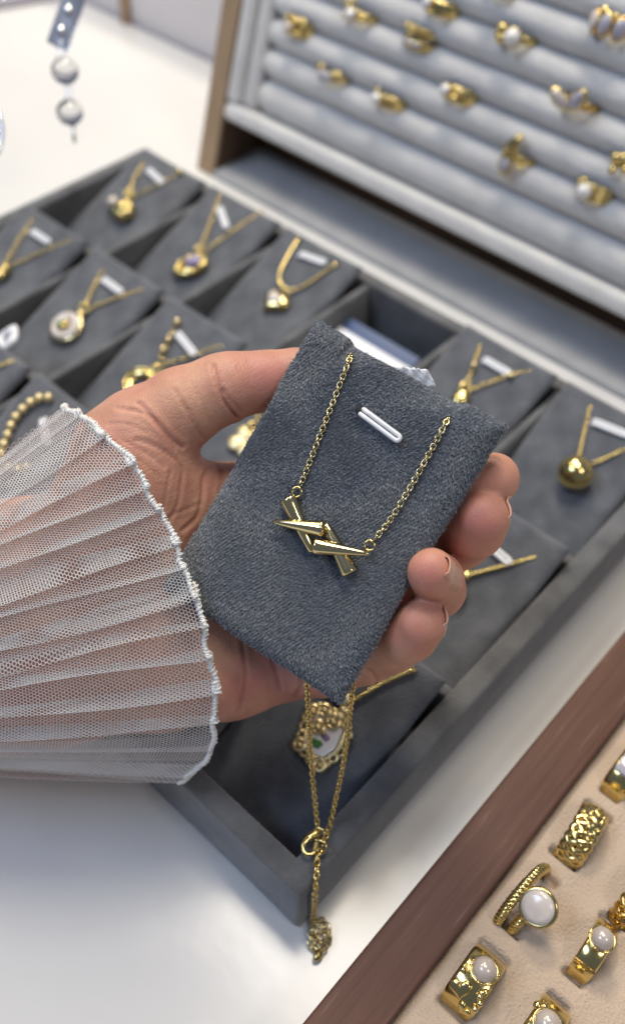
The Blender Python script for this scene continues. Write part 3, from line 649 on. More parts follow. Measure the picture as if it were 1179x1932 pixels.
beads_on(t, r, [(4, 0.0025, 1.1), (-10, 0.0025, 1.1), (-34, -0.002, 0.9), (-26, -0.002, 0.9), (-6, 0.0095, 1.2)], 0.0015)
part(t, 'stone_rim', xf(torus(0.0030, 0.0009, 24, 8, sx=1.25, sy=0.95), bandM(r, 6, -0.0035, 0.0014)), M_gold); part(t, 'stone', xf(ball(0.0028, (0, 0, 0), 12, (1.25, 0.95, 0.7)), bandM(r, 6, -0.0035, 0.0014)), M_stone_grey)
t = ring_thing('gold ring with pearl and ridged band, rightmost in the lowest row', panelM(1110, 362), GP)
part(t, 'band', join(*[shift(band_shape(r + 0.0002, 0.0017, 0.0014), (dx, 0, 0)) for dx in (-0.0027, -0.0009, 0.0009, 0.0027)]), M_gold); pearl_on(t, r, 6, 0, 0.0035, M_pearl_white); beads_on(t, r, [(34, 0.002), (30, -0.002), (22, 0.004)], 0.0015)
t = ring_thing('gold bead ring cut off by the right edge', panelM(1172, 320), GP)
part(t, 'band', band_shape(r, 0.0034, 0.0013), M_gold); beads_on(t, r, [(26, 0.002, 1.2), (20, -0.003), (6, 0.003, 1.2), (-12, -0.001)], 0.0018)

# ------------------------------------------------------------------ brown wooden ring tray with beige cushion
FZ = 0.0190
RTX0, RTX1, RTY0, RTY1 = -0.0300, 0.150, -0.030, 0.330
rt = thing('ring_tray', 'brown wooden tray with beige suede cushion, lower right', 'ring tray', at((0.06, 0.15, 0)))
def frame_side(x0, x1, y0, y1): part(rt, 'frame', rbox(x0, x1, y0, y1, 0.0004, 0.0225, 0.0012), M_wood_dark, world=True)
frame_side(RTX0, RTX0 + 0.0165, RTY0, RTY1); frame_side(RTX1 - 0.0165, RTX1, RTY0, RTY1)
frame_side(RTX0 + 0.0166, RTX1 - 0.0166, RTY0, RTY0 + 0.0165); frame_side(RTX0 + 0.0166, RTX1 - 0.0166, RTY1 - 0.0165, RTY1)
GB = 'rings in the beige cushion'
RR = 0.0090
spots = {}
for nm, px, py in (('woven', 1108, 1558), ('rope', 1010, 1690), ('pearl_slim', 1130, 1778), ('pearl_wide', 902, 1838), ('pearl_low', 1028, 1935), ('edge_top', 1192, 1440), ('edge_mid', 1212, 1675)):
    q = T(px, py, FZ + 0.0075); spots[nm] = q
def cushion():
    x0, x1, y0, y1 = RTX0 + 0.0160, RTX1 - 0.0160, RTY0 + 0.016, RTY1 - 0.016
    xs = np.concatenate([np.linspace(x0, 0.040, 100), np.linspace(0.041, x1, 40)]); ys = np.linspace(y0, y1, 420)
    X, Y = np.meshgrid(xs, ys); Z = np.full_like(X, FZ) + 0.0003*np.sin(X*170)*np.sin(Y*120)
    e = np.minimum(np.minimum(X - x0, x1 - X), np.minimum(Y - y0, y1 - Y)); Z -= 0.0016*np.exp(-e/0.0016)
    for nm, q in spots.items():
        hw = 0.0040 if 'wide' in nm or nm == 'woven' else 0.0026
        for sy in (-1, 1):
            yc = q[1] + sy*0.0094; dx = np.maximum(np.abs(X - q[0]) - hw, 0)
            Z -= 0.0040*np.exp(-(dx/0.0008)**2 - ((Y - yc)/0.0009)**2)
            Z += 0.0007*np.exp(-(dx/0.003)**2 - ((Y - yc)/0.0045)**2)
    n, m_ = X.shape; V = np.c_[X.ravel(), Y.ravel(), Z.ravel()]
    a = (np.arange(n-1)[:, None]*m_ + np.arange(m_-1)[None, :]).ravel()
    return V, np.c_[a, a+1, a+1+m_, a+m_]
part(rt, 'cushion', cushion(), M_beige, world=True)
part(rt, 'bottom', rbox(RTX0 + 0.0167, RTX1 - 0.0167, RTY0 + 0.0167, RTY1 - 0.0167, 0.0003, 0.004, 0.0003), M_wood_dark, world=True)
def cushM(nm, spin=0.0):
    q = spots[nm]; return at((q[0], q[1], FZ - 0.0012)) @ Matrix.Rotation(spin, 4, 'Z')
t = ring_thing('woven braided gold ring, topmost whole ring in the beige tray', cushM('woven', 0.08), GB)
part(t, 'braid', join(*[strand(RR, 0.0034, 5, ph, 0.0011) for ph in np.linspace(0, 2*math.pi, 5)[:-1]]), M_gold); part(t, 'band', band_shape(RR - 0.0004, 0.0074, 0.0008, wave=0.08), M_gold_deep)
t = ring_thing('open twisted rope gold ring with round white shell disc', cushM('rope', -0.1), GB)
rp = [on_band(RR, a, -0.0032 + 0.0064*(a + 180)/360) for a in np.linspace(-175, 175, 120)]
def twisted(path, rad, turn):
    path = np.asarray(path); d = np.gradient(path, axis=0); d /= np.linalg.norm(d, axis=1)[:, None]; s = np.array([1.0, 0, 0]); out = []
    ln = np.r_[0, np.cumsum(np.linalg.norm(np.diff(path, axis=0), axis=1))]; u = np.cross(d, s)
    for ph in (0, 2.09, 4.19):
        a = ln/turn*2*math.pi + ph; out.append(tube(path + (s[None]*np.cos(a)[:, None] + u*np.sin(a)[:, None])*rad*0.5, rad*0.56, 6))
    return join(*out)
rp1 = [on_band(RR + 0.0016, a, -0.0036 + 0.0012*(a/120)**2) for a in np.linspace(-125, 125, 120)]; rp2 = [on_band(RR, a, 0.0006 + 0.0008*(a + 125)/110) for a in np.linspace(-125, -12, 70)]
part(t, 'rope_band', join(twisted(resample(rp1, 0.0003), 0.0015, 0.0042), twisted(resample(rp2, 0.0003), 0.0015, 0.0042)), M_gold)
Ms = bandM(RR, -12, 0.0026, 0.0012) @ Matrix.Rotation(0.40, 4, 'X') @ Matrix.Rotation(-0.05, 4, 'Y')
part(t, 'bezel', xf(join(lathe([(0.0030, -0.0012), (0.0050, 0.0002), (0.0054, 0.0012), (0.0050, 0.0018), (0.0045, 0.0016)], 32)), Ms), M_gold); part(t, 'shell_disc', xf(lathe([(0.0046, 0.0014), (0.0044, 0.0022), (0.0030, 0.0026), (0.0001, 0.0027)], 32), Ms), M_shell)
t = ring_thing('slim polished gold band with a pearl, right of the rope ring', cushM('pearl_slim', 0.05), GB)
part(t, 'band', band_shape(RR, 0.0062, 0.0015), M_gold); pearl_on(t, RR, 2, 0, 0.0031, lift=0.0002); part(t, 'notch', xf(rbox(-0.0031, 0.0031, -0.0004, 0.0004, -0.0002, 0.0003, 0.0001), bandM(RR, -48, 0)), M_gold_deep)
t = ring_thing('wide gold ring with pearl and raised hearts, lower left of the beige tray', cushM('pearl_wide', 0.02), GB)
part(t, 'band', band_shape(RR, 0.0096, 0.0016), M_gold); pearl_on(t, RR, 6, 0.0006, 0.0033, lift=0.0002)
for dg, x, s_, sp in ((-38, -0.0016, 0.0030, 0.5), (-64, 0.0018, 0.0022, -0.4), (32, 0.002, 0.0018, 0.2), (-18, 0.0036, 0.0014, 0.8)): part(t, 'raised_heart', xf(heart(s_, 0.0008), bandM(RR, dg, x, -0.0002, sp)), M_gold)
beads_on(t, RR, [(-12, -0.0036), (-26, 0.0032), (-34, 0.0042), (-46, 0.004), (20, 0.0040)], 0.0009, M_gold_pale)
t = ring_thing('square faced gold ring with pearl cut off by the bottom edge', cushM('pearl_low'), GB)
part(t, 'band', band_shape(RR, 0.0085, 0.0016), M_gold); pearl_on(t, RR, 0, 0, 0.0033, lift=0.0002); beads_on(t, RR, [(14, -0.004), (20, -0.0025)], 0.0012)
t = ring_thing('gold ring with grey stone cut off by the right edge, upper in the beige tray', cushM('edge_top'), GB)
part(t, 'band', band_shape(RR, 0.0080, 0.0016), M_gold); part(t, 'stone', xf(rbox(-0.0026, 0.0026, -0.0036, 0.0036, 0, 0.0016, 0.0006), bandM(RR, -12, -0.0006)), M_stone_grey)
t = ring_thing('copper gold braided ring cut off by the right edge, lower in the beige tray', cushM('edge_mid'), GB)
part(t, 'braid', join(*[strand(RR, 0.0026, 6, ph, 0.0011) for ph in (0, 2.1, 4.2)]), M_gold_deep)

# ------------------------------------------------------------------ silver ornaments hanging at the top left
D0 = 0.40
t = thing('hanging_earring', 'silver hanging ornament: steel plate above two round beads, top left', 'ornament', at(P(140, 260, D0)))
pa, pb = P(107, 88, D0), P(152, -40, D0); ax_ = nrm(pb - pa); nn = nrm(CAM - pa); wx = nrm(np.cross(ax_, nn)); nn = np.cross(wx, ax_)
Mp = frame(wx, ax_, nn, pa); L_ = float(np.linalg.norm(pb - pa)); px_ = D0/FPX
part(t, 'plate', xf(rbox(-19*px_, 19*px_, 0, L_, -0.0006, 0.0006, 0.0004), Mp), M_steel_blue, world=True)
part(t, 'plate_edge', xf(rbox(19.2*px_, 22*px_, 0, L_, -0.0009, 0.0009, 0.0003), Mp), M_silver, world=True)
for f_ in (0.22, 0.52, 0.80): part(t, 'stud', xf(ball(0.0021, (0, L_*f_, 0.0012), 12, (1, 1, 0.6)), Mp), M_silver, world=True)
def wire(p0, p1, off=3.0, r_=0.00035):
    a, b = P(p0[0], p0[1], D0), P(p1[0], p1[1], D0); o = P(p0[0] + off, p0[1], D0) - a
    pts = [a - o + (0, 0, 0.0), b - o, b, b + o, a + o, a]; return tube(smooth_path(pts, 40)[:-1], r_, 6, closed=True)
part(t, 'link', wire((110, 78), (117, 118), 5), M_silver, world=True)
part(t, 'bead', ball(26*px_, P(123, 134, D0), 20, (1, 1, 0.92)), M_bead, world=True)
part(t, 'link', wire((128, 156), (131, 190), 4), M_silver, world=True)
part(t, 'bead', ball(25*px_, P(132, 212, D0), 20, (1, 1, 0.92)), M_bead, world=True)
part(t, 'bar', tube([P(138, 232, D0), P(141, 268, D0)], 0.0008, 8), M_silver, world=True)
part(t, 'cord', tube([P(150, -30, D0), P(158, -150, D0), P(160, -700, D0)], 0.0004, 6), M_silver, world=True)
t = thing('silver_hoop', 'edge of a silver hoop at the far left of the white table', 'hoop', at(P(-40, 340, 0.42)))
part(t, 'hoop_ring', xf(torus(82*0.42/FPX, 0.0012, 48, 8), frame(R @ np.array([1.0, 0, 0]), R @ np.array([0, 1.0, 0]), R @ np.array([0, 0, 1.0]), P(-78, 250, 0.42))), M_silver, world=True)
part(t, 'cord', tube([P(-78, 168, 0.42), P(-84, -500, 0.42)], 0.0004, 6), M_silver, world=True)

# ------------------------------------------------------------------ held velvet card (local x right, y down its length, z away from the viewer)
CW, CHT = 0.0540, 0.0783
RM = np.array([[0.8333, -0.5035, 0.2284], [0.5064, 0.8608, 0.0503], [-0.2219, 0.0738, 0.9723]])
WR = R @ RM; CC = CAM + R @ np.array([0.003992, -0.000921, 0.227954])
HELD = frame(nrm(WR[:, 0]), nrm(WR[:, 1]), nrm(WR[:, 2]), CC)
NX1, NX2 = -CW/2 + 0.0105, CW/2 - 0.0118        # slits in the top edge where the chain passes
def held_warp(x, y):                            # flat card coordinates -> bent card
    mid = 1/(1 + np.exp(-(x - NX1)/0.00025)) * 1/(1 + np.exp((x - NX2)/0.00025)); top = np.exp(-((y + CHT/2)/0.0065)**2)
    yy = y + 0.0011*mid*top*1.0
    zz = 0.0012*mid*top
    zz = zz + 0.0009*(np.exp(-((x - NX1)/0.0006)**2) + np.exp(-((x - NX2)/0.0006)**2))*np.exp(-((y + CHT/2)/0.0050)**2)
    zz = zz - 0.0016*np.exp(-(((x + CW/2)/0.012)**2 + ((y - CHT/2)/0.018)**2))*0 + 0.0022*(x/CW*2)**2*0.35
    # dent round the pin
    zz = zz + 0.0008*np.exp(-((x + 0.0035)**2 + (y + 0.0212)**2)/0.0022**2) + 0.00025*np.sin(x*210 + 1)*np.sin(y*150)
    xx = x*(1 - 0.012*np.cos(y/CHT*3.0)) ; yy = yy*(1 - 0.008*np.cos(x/CW*3.0))
    return xx, yy, zz
def held_half(e):                               # half thickness against distance from the edge
    return 0.0004 + 0.0034*np.sqrt(np.clip(1 - (1 - np.clip(e/0.0050, 0, 1))**2, 0, 1)) + 0.0009*(1 - np.exp(-e/0.012))
def held_point(x, y, side=-1):
    e = np.minimum(CW/2 - np.abs(x), CHT/2 - np.abs(y)); xx, yy, zz = held_warp(x, y)
    return np.stack([xx, yy, zz + side*held_half(e)], -1)
hc = thing('held_card', 'blue grey velvet necklace card held up in the hand', 'display card', HELD)
def held_pad():
    nx, ny = 110, 150; a = np.sin(np.linspace(-1, 1, nx)*math.pi/2)*CW/2; b = np.sin(np.linspace(-1, 1, ny)*math.pi/2)*CHT/2
    X, Y = np.meshgrid(a, b); n = nx*ny
    V = np.vstack([held_point(X, Y, -1).reshape(-1, 3), held_point(X, Y, 1).reshape(-1, 3)])
    q = (np.arange(ny-1)[:, None]*nx + np.arange(nx-1)[None]).ravel()
    F = [np.c_[q, q+nx, q+1+nx, q+1], np.c_[q+n, q+1+n, q+1+nx+n, q+nx+n]]
    i = np.arange(nx-1); F.append(np.c_[i, i+1, i+1+n, i+n]); k = (ny-1)*nx + i; F.append(np.c_[k, k+n, k+1+n, k+1])
    j = np.arange(ny-1)*nx; F.append(np.c_[j, j+n, j+nx+n, j+nx]); l = j + nx - 1; F.append(np.c_[l, l+nx, l+nx+n, l+n])
    return V, np.vstack(F)
pad = part(hc, 'pad', held_pad(), M_card_base)
def pile(n):
    x = rng.uniform(-CW/2, CW/2, n); y = rng.uniform(-CHT/2, CHT/2, n)
    k = n//6                                    # more fibres along the rolled edges, front and back
    ed = rng.integers(0, 4, k); tt = rng.uniform(-1, 1, k); off = rng.uniform(0, 1, k)**2*0.003
    x[:k] = np.where(ed == 0, -CW/2 + off, np.where(ed == 1, CW/2 - off, tt*CW/2)); y[:k] = np.where(ed == 2, -CHT/2 + off, np.where(ed == 3, CHT/2 - off, tt*CHT/2))
    side = np.full(n, -1.0); side[:k] = np.where(rng.uniform(size=k) < 0.35, 1.0, -1.0)
    B = np.where((side < 0)[:, None], held_point(x, y, -1), held_point(x, y, 1))
    h = 2e-4
    dx = held_point(np.clip(x + h, -CW/2, CW/2), y) - held_point(np.clip(x - h, -CW/2, CW/2), y)
    dy_ = held_point(x, np.clip(y + h, -CHT/2, CHT/2)) - held_point(x, np.clip(y - h, -CHT/2, CHT/2))
    N_ = np.cross(dy_, dx); N_ /= np.linalg.norm(N_, axis=1)[:, None] + 1e-12
    N_[side > 0] *= np.array([1, 1, -1])
    lean_a = 0.9 + 0.9*np.sin(x*75 + 1.3*np.sin(y*60)) + 0.7*np.sin(y*95 + x*40) + 0.5*np.sin(x*260 + 2*np.sin(y*180))
    lean = np.stack([np.cos(lean_a), np.sin(lean_a), np.zeros(n)], -1)
    D = N_*0.50 + lean*0.75 + rng.normal(0, 0.17, (n, 3)); D /= np.linalg.norm(D, axis=1)[:, None]
    L = rng.uniform(0.0005, 0.0010, n)
    # gather the tips into small elongated tufts
    ca, sa = math.cos(0.5), math.sin(0.5); g1, g2 = 0.00080, 0.00038
    u_ = (x*ca + y*sa)/g1; v_ = (-x*sa + y*ca)/g2; iu, iv = np.floor(u_), np.floor(v_)
    hsh = lambda p, q, s: np.modf(np.abs(np.sin(p*12.9898 + q*78.233 + s)*43758.5453))[0]
    cu = (iu + 0.2 + 0.6*hsh(iu, iv, 0.0))*g1; cv = (iv + 0.2 + 0.6*hsh(iu, iv, 5.0))*g2
    tx, ty = cu*ca - cv*sa - x, cu*sa + cv*ca - y
    Tip = B + D*L[:, None]*(0.75 + 0.5*hsh(iu, iv, 9.0))[:, None]; cl = 0.55
    Tip[:, 0] += tx*cl; Tip[:, 1] += ty*cl
    W = np.cross(D, rng.normal(size=(n, 3))); W /= np.linalg.norm(W, axis=1)[:, None]; W *= rng.uniform(0.00005, 0.00009, n)[:, None]
    V = np.empty((n, 4, 3)); V[:, 0] = B - W; V[:, 1] = B + W; V[:, 2] = Tip + W*0.45; V[:, 3] = Tip - W*0.45
    return V.reshape(-1, 3), np.arange(n*4).reshape(n, 4)
part(hc, 'pile', pile(230000), M_fibre, smooth=False, kind='stuff')
FRONT = -0.0051                                 # local z just above the pile
def hl(px, py, z=FRONT): q = on_plane(HELD, px, py, z); return np.array([q[0], q[1], z])
# white pin: a loop coming out of the hole
a_, b_ = hl(684, 778), hl(750, 827)
Mpin = Matrix(((1,0,0,0),(0,1,0,0),(0,0,-1,FRONT - 0.0002),(0,0,0,1)))
part(hc, 'pin', xf(pin_shape(a_, b_, 0.00060, 0.00068, 0.003), Mpin), M_plastic)
part(hc, 'pin_hole', shift(ball(0.0013, (0, 0, 0), 12, (1, 0.8, 0.5)), hl(680, 775, FRONT + 0.0004)), M_dark)

# crumpled white tag behind the held card
def tag_sheet():
    nx, ny = 16, 10; pts = []
    c = [P(742, 690, 0.2265), P(806, 697, 0.2275), P(823, 728, 0.2290), P(745, 745, 0.2300)]
    for j in range(ny):
        for i in range(nx):
            a, b = i/(nx-1), j/(ny-1); p = (1-a)*(1-b)*c[0] + a*(1-b)*c[1] + a*b*c[2] + (1-a)*b*c[3]
            p = p + R @ np.array([0.0, 0.0002*math.sin(a*40 + b*7), 0.0003*math.sin(a*17 + b*9) + 0.0002*math.sin(a*31 - b*12)]); pts.append(p)
    V = np.array(pts); back = R @ np.array([0, 0, 0.0003]); n = nx*ny; F = []
    for j in range(ny-1):
        for i in range(nx-1):
            k = j*nx + i; F.append((k, k+nx, k+nx+1, k+1)); F.append((n+k, n+k+1, n+k+nx+1, n+k+nx))
    for i in range(nx-1): F.append((i, i+1, n+i+1, n+i)); k = (ny-1)*nx + i; F.append((k, n+k, n+k+1, k+1))
    for j in range(ny-1): k = j*nx; F.append((k, n+k, n+k+nx, k+nx)); k = j*nx + nx - 1; F.append((k, k+nx, n+k+nx, n+k))
    return np.vstack([V, V + back]), F
t = thing('paper_tag', 'crumpled white paper tag sticking out behind the held card', 'paper tag', at(P(780, 715, 0.228)))
part(t, 'tag_sheet', tag_sheet(), M_paper, world=True)

# ------------------------------------------------------------------ the held necklace
nk = thing('bar_necklace', 'gold cable chain with crossed tapered bars on the held velvet card, end dangling below', 'necklace', HELD)
LK = mesh_data('chain_link', *link_shape(0.00200, 0.00160, 0.00019, 18, 7)); LK.materials.append(M_gold_pale)
LKB = mesh_data('chain_link', *link_shape(0.0028, 0.0021, 0.00032, 16, 7)); LKB.materials.append(M_gold)
def link_chain(path, pitch, normal, me, tw=0.0):
    for M in chain_frames(path, pitch, normal, tw):
        o = bpy.data.objects.new('chain_link', me); COL.objects.link(o); o.parent = nk; o.matrix_local = M
cz = FRONT - 0.0002
pl = np.array([hl(662, 668, FRONT + 0.0022), hl(657, 684, cz), hl(640, 728, cz), hl(618, 785, cz), hl(597, 838, cz), hl(577, 890, cz), hl(566, 917, cz)])
link_chain(smooth_path(pl, 60), 0.00112, (0, 0, -1), LK, 0.12)
pr_ = np.array([hl(846, 786, FRONT + 0.0022), hl(839, 801, cz), hl(806, 862, cz), hl(772, 922, cz), hl(735, 982, cz), hl(706, 1018, cz)])
link_chain(smooth_path(pr_, 60), 0.00112, (0, 0, -1), LK, 0.12)
def cone_bar(p_wide, p_tip, rw, rt_, hw, ht, flat=0.92):
    a = hl(*p_wide, cz - hw); b = hl(*p_tip, cz - ht); n = 14; k = 20; d = nrm(b - a); L = np.linalg.norm(b - a)
    s = [(-0.0, 0.35), (0.0, 0.80), (0.015, 0.96), (0.04, 1.0)] + [(q, 1.0) for q in np.linspace(0.12, 0.96, 8)] + [(0.985, 0.8), (1.0, 0.35)]
    pts = [a + d*L*q for q, _ in s]; rad = [(rt_ + (rw - rt_)*(1 - q)**0.8)*f for q, f in s]
    V, F = [], []; up = np.array([0, 0, -1.0]); up = nrm(up - d*(up @ d)); sd = np.cross(d, up)
    for p, r_ in zip(pts, rad):
        for j in range(k):
            an = 2*math.pi*j/k; V.append(p + r_*(math.cos(an)*sd + math.sin(an)*up*flat))
    for i in range(len(pts)-1):
        for j in range(k): F.append((i*k+j, (i+1)*k+j, (i+1)*k+(j+1) % k, i*k+(j+1) % k))
    F.append(tuple(range(k))); F.append(tuple((len(pts)-1)*k+j for j in range(k))[::-1]); return np.array(V), F
pend = part(nk, 'pendant', cone_bar((543, 940), (590, 1042), 0.00225, 0.00080, 0.0012, 0.0010), M_gold_pale, label='upper tapered gold bar')
part(pend, 'tapered_bar', cone_bar((611, 998), (516, 984), 0.00205, 0.00040, 0.0032, 0.0022), M_gold_pale)
part(pend, 'tapered_bar', cone_bar((592, 1030), (697, 1045), 0.00205, 0.00035, 0.0032, 0.0022), M_gold_pale)
part(pend, 'tapered_bar', cone_bar((661, 1082), (613, 988), 0.00225, 0.00080, 0.0012, 0.0010), M_gold_pale)
for p_ in ((560, 928), (697, 1029)): part(nk, 'jump_ring', shift(torus(0.00118, 0.00030, 24, 8), hl(*p_, cz - 0.0006)), M_gold)
# strands hanging below the card, clasp resting on the tray rim, loose end on the table
A_ = np.array(HELD.inverted())
def wl(p): return A_[:3, :3] @ np.asarray(p) + A_[:3, 3]
rimz = TH + 0.0018
s1 = [P(577, 1240, 0.2345), P(578, 1270, 0.2352), P(580, 1310, 0.238), T(586, 1420, 0.052), T(595, 1520, 0.038), T(601, 1578, rimz)]
s2 = [P(672, 1240, 0.2300), P(668, 1275, 0.2305), P(662, 1325, 0.233), T(651, 1420, 0.052), T(635, 1500, 0.040), T(621, 1560, rimz), T(608, 1594, rimz)]
LKH = mesh_data('chain_link', *link_shape(0.0022, 0.0018, 0.00026, 16, 7)); LKH.materials.append(M_gold)
for s_ in (s1, s2): link_chain(smooth_path([wl(p) for p in s_], 80), 0.00120, wl(CAM) - wl(s_[2]), LKH, 0.5)
ext = [T(604, 1602, rimz), T(598, 1622, rimz), T(597, 1655, rimz), T(594, 1690, 0.026), T(592, 1715, 0.012), T(590, 1738, 0.0018)]
link_chain(smooth_path([wl(p) for p in ext], 80), 0.0016, wl(CAM) - wl(ext[0]), LKB, 0.4)
def clasp():
    c = T(588, 1590, rimz + 0.0008); pts = [T(598, 1570, rimz+.001), T(586, 1578, rimz+.001), T(574, 1590, rimz+.001), T(572, 1603, rimz+.001), T(580, 1612, rimz+.001), T(592, 1608, rimz+.001), T(597, 1592, rimz+.001)]
    pts = smooth_path(pts, 36); rad = np.interp(np.linspace(0, 1, 36), [0, 0.2, 0.45, 0.8, 1], [0.0011, 0.0012, 0.0006, 0.0005, 0.0009]); return tube(pts, rad, 10)
part(nk, 'clasp', clasp(), M_gold, world=True)
for p_ in ((601, 1574), (604, 1598)): part(nk, 'jump_ring', xf(torus(0.0017, 0.00038, 24, 8), frame((1,0,0), (0,0.8,0.6), (0,-0.6,0.8), T(*p_, rimz + 0.001))), M_gold, world=True)
# loose coiled end of the extension chain on the table
pts = []
for a in np.linspace(0, 4.6*math.pi, 90):
    q = a/(4.6*math.pi); pts.append((605 + (22 - 18*q)*math.cos(a + 2.2), 1766 + (36 - 26*q)*math.sin(a + 2.2)*1.0, 0.0012 + 0.0034*q + 0.0008*math.sin(a*2.3)))
coil = [T(590, 1738, 0.0018)] + [T(*p) for p in pts]
link_chain([wl(p) for p in coil], 0.0016, wl(CAM) - wl(coil[0]), mesh_data('chain_link', *link_shape(0.0026, 0.0019, 0.0003, 14, 6)), 0.4)
for o in nk.children:
    if o.type == 'MESH' and not o.data.materials: o.data.materials.append(M_gold_pale)
part(nk, 'end_drop', ball(0.0015, T(600, 1803, 0.002), 12, (0.8, 1.3, 0.8)), M_gold, world=True)

# ------------------------------------------------------------------ the hand: one continuous skin grown from tapered segments
def C3(px, py, d, rpx=None):                     # camera coordinates in mm
    v = np.array([(px - CX)/FPX*d, (py - CY)/FPX*d, d]); return (v, rpx*d/FPX) if rpx is not None else v
H_ = 0.66
lo = np.array([-152.0, -60.0, 204.0]); hi = np.array([62.0, 92.0, 308.0])
dims = np.ceil((hi - lo)/H_).astype(int) + 1
GX, GY, GZ = [(lo[i] + np.arange(dims[i])*H_).astype(np.float32) for i in range(3)]
def smin(a, b, k):
    h = np.clip(0.5 + 0.5*(b - a)/k, 0, 1); return b + (a - b)*h - k*h*(1 - h)
def seg(a, ra, b, rb, flat=None):
    out = np.full(dims, 60.0, np.float32); mg = 14
    p0 = np.minimum(a - ra, b - rb) - mg; p1 = np.maximum(a + ra, b + rb) + mg
    i0 = np.clip(np.floor((p0 - lo)/H_).astype(int), 0, dims); i1 = np.clip(np.ceil((p1 - lo)/H_).astype(int) + 1, 0, dims)
    sl = tuple(slice(i0[i], i1[i]) for i in range(3))
    X, Y, Z = GX[sl[0]][:, None, None] - a[0], GY[sl[1]][None, :, None] - a[1], GZ[sl[2]][None, None, :] - a[2]
    d = b - a; L2 = float(d @ d) + 1e-9
    t_ = np.clip((X*d[0] + Y*d[1] + Z*d[2])/L2, 0, 1)
    sz = 1.0 if flat is None else 1/flat
    q = np.sqrt((X - t_*d[0])**2 + (Y - t_*d[1])**2 + ((Z - t_*d[2])*sz)**2)
    out[sl] = q - (ra + (rb - ra)*t_); return out
def chain_sdf(js, k, flat=None):
    F = None
    for (p, q) in zip(js[:-1], js[1:]):
        a, ra = C3(*p); b, rb = C3(*q); s = seg(a, ra, b, rb, flat); F = s if F is None else smin(F, s, k)
    return F
palm = chain_sdf([(-420, 1240, 272, 220), (-150, 1205, 267, 218), (80, 1150, 263, 210), (230, 1110, 260, 170)], 6, 0.85)
for js in ([(200, 1040, 257, 120), (330, 985, 256, 100), (440, 958, 258, 80), (520, 962, 259, 74)],
           [(200, 1090, 260, 120), (360, 1060, 260, 100), (530, 1062, 262, 80)],
           [(200, 1140, 260, 120), (370, 1140, 260, 100), (530, 1150, 261, 78)],
           [(200, 1190, 259, 128), (320, 1235, 257, 122), (430, 1252, 256, 100), (530, 1250, 256, 76)]):
    palm = smin(palm, chain_sdf(js, 5), 7)
palm = smin(palm, chain_sdf([(215, 1010, 251, 135), (262, 905, 246, 118)], 5), 9)
palm = smin(palm, chain_sdf([(-100, 1270, 264, 165), (90, 1250, 262, 155), (290, 1248, 258, 124)], 5), 8)
thumb = chain_sdf([(225, 965, 250, 130), (248, 862, 245, 112), (276, 822, 243, 93), (346, 768, 241.5, 74), (415, 735, 241, 64), (440, 727, 241, 60), (470, 722, 242, 54), (506, 719, 242.5, 55), (560, 708, 243.5, 49), (598, 700, 244.5, 38)], 2.2)
hand = smin(palm, thumb, 3.2)
fingers = [
 [(500, 962, 259, 72), (690, 948, 256, 60), (790, 938, 246, 57), (852, 930, 238, 55), (905, 913, 232, 53), (930, 903, 230.5, 50)],
 [(510, 1062, 262, 74), (715, 1050, 258, 62), (820, 1032, 249, 58), (868, 1014, 240, 59), (893, 995, 232, 59), (908, 978, 227.5, 53)],
 [(510, 1150, 261, 72), (690, 1150, 257, 60), (795, 1132, 249, 57), (825, 1112, 239, 52), (822, 1093, 229, 51), (812, 1078, 220.5, 46)],
 [(510, 1248, 256, 74), (610, 1252, 252, 62), (690, 1236, 246, 54), (740, 1215, 238, 53), (772, 1194, 231, 54), (793, 1176, 226.5, 49)]]
F_ = hand
for js in fingers: F_ = smin(F_, chain_sdf(js, 1.6), 0.45)
def surface_nets(F):
    S = F < 0; c = np.zeros(tuple(dims - 1), np.int8)
    for dx in (0, 1):
        for dy_ in (0, 1):
            for dz_ in (0, 1): c += S[dx:dims[0]-1+dx, dy_:dims[1]-1+dy_, dz_:dims[2]-1+dz_]
    act = (c > 0) & (c < 8); idx = np.argwhere(act); acc = np.zeros((len(idx), 3)); cnt = np.zeros(len(idx))
    cor = [(i, j, k) for i in (0, 1) for j in (0, 1) for k in (0, 1)]
    for a in cor:
        for b in cor:
            if sum(abs(x - y) for x, y in zip(a, b)) != 1 or a > b: continue
            A = idx + a; B = idx + b; fa = F[A[:, 0], A[:, 1], A[:, 2]]; fb = F[B[:, 0], B[:, 1], B[:, 2]]
            m_ = (fa < 0) != (fb < 0); t_ = np.where(m_, fa/np.where(fa == fb, 1, fa - fb), 0)
            p = np.array(a) + t_[:, None]*(np.array(b) - np.array(a)); acc[m_] += p[m_]; cnt += m_
    V = lo + H_*(idx + acc/cnt[:, None]); vid = -np.ones(act.shape, np.int64); vid[act] = np.arange(len(idx)); faces = []
    for ax in range(3):
        o1, o2 = [(1, 2), (2, 0), (0, 1)][ax]; s0 = [slice(None)]*3; s1_ = [slice(None)]*3; s0[ax] = slice(0, -1); s1_[ax] = slice(1, None)
        ch = S[tuple(s0)] != S[tuple(s1_)]; e = np.argwhere(ch); ok = (e[:, o1] > 0) & (e[:, o2] > 0) & (e[:, o1] < dims[o1]-1) & (e[:, o2] < dims[o2]-1); e = e[ok]
        ins = S[tuple(s0)][e[:, 0], e[:, 1], e[:, 2]]
        def cell(d1, d2):
            q = e.copy(); q[:, o1] += d1; q[:, o2] += d2; return vid[q[:, 0], q[:, 1], q[:, 2]]
        quad = np.c_[cell(-1, -1), cell(0, -1), cell(0, 0), cell(-1, 0)]; quad[~ins] = quad[~ins][:, ::-1]; faces.append(quad)
    return V, np.vstack(faces)
HV, HF = surface_nets(F_)
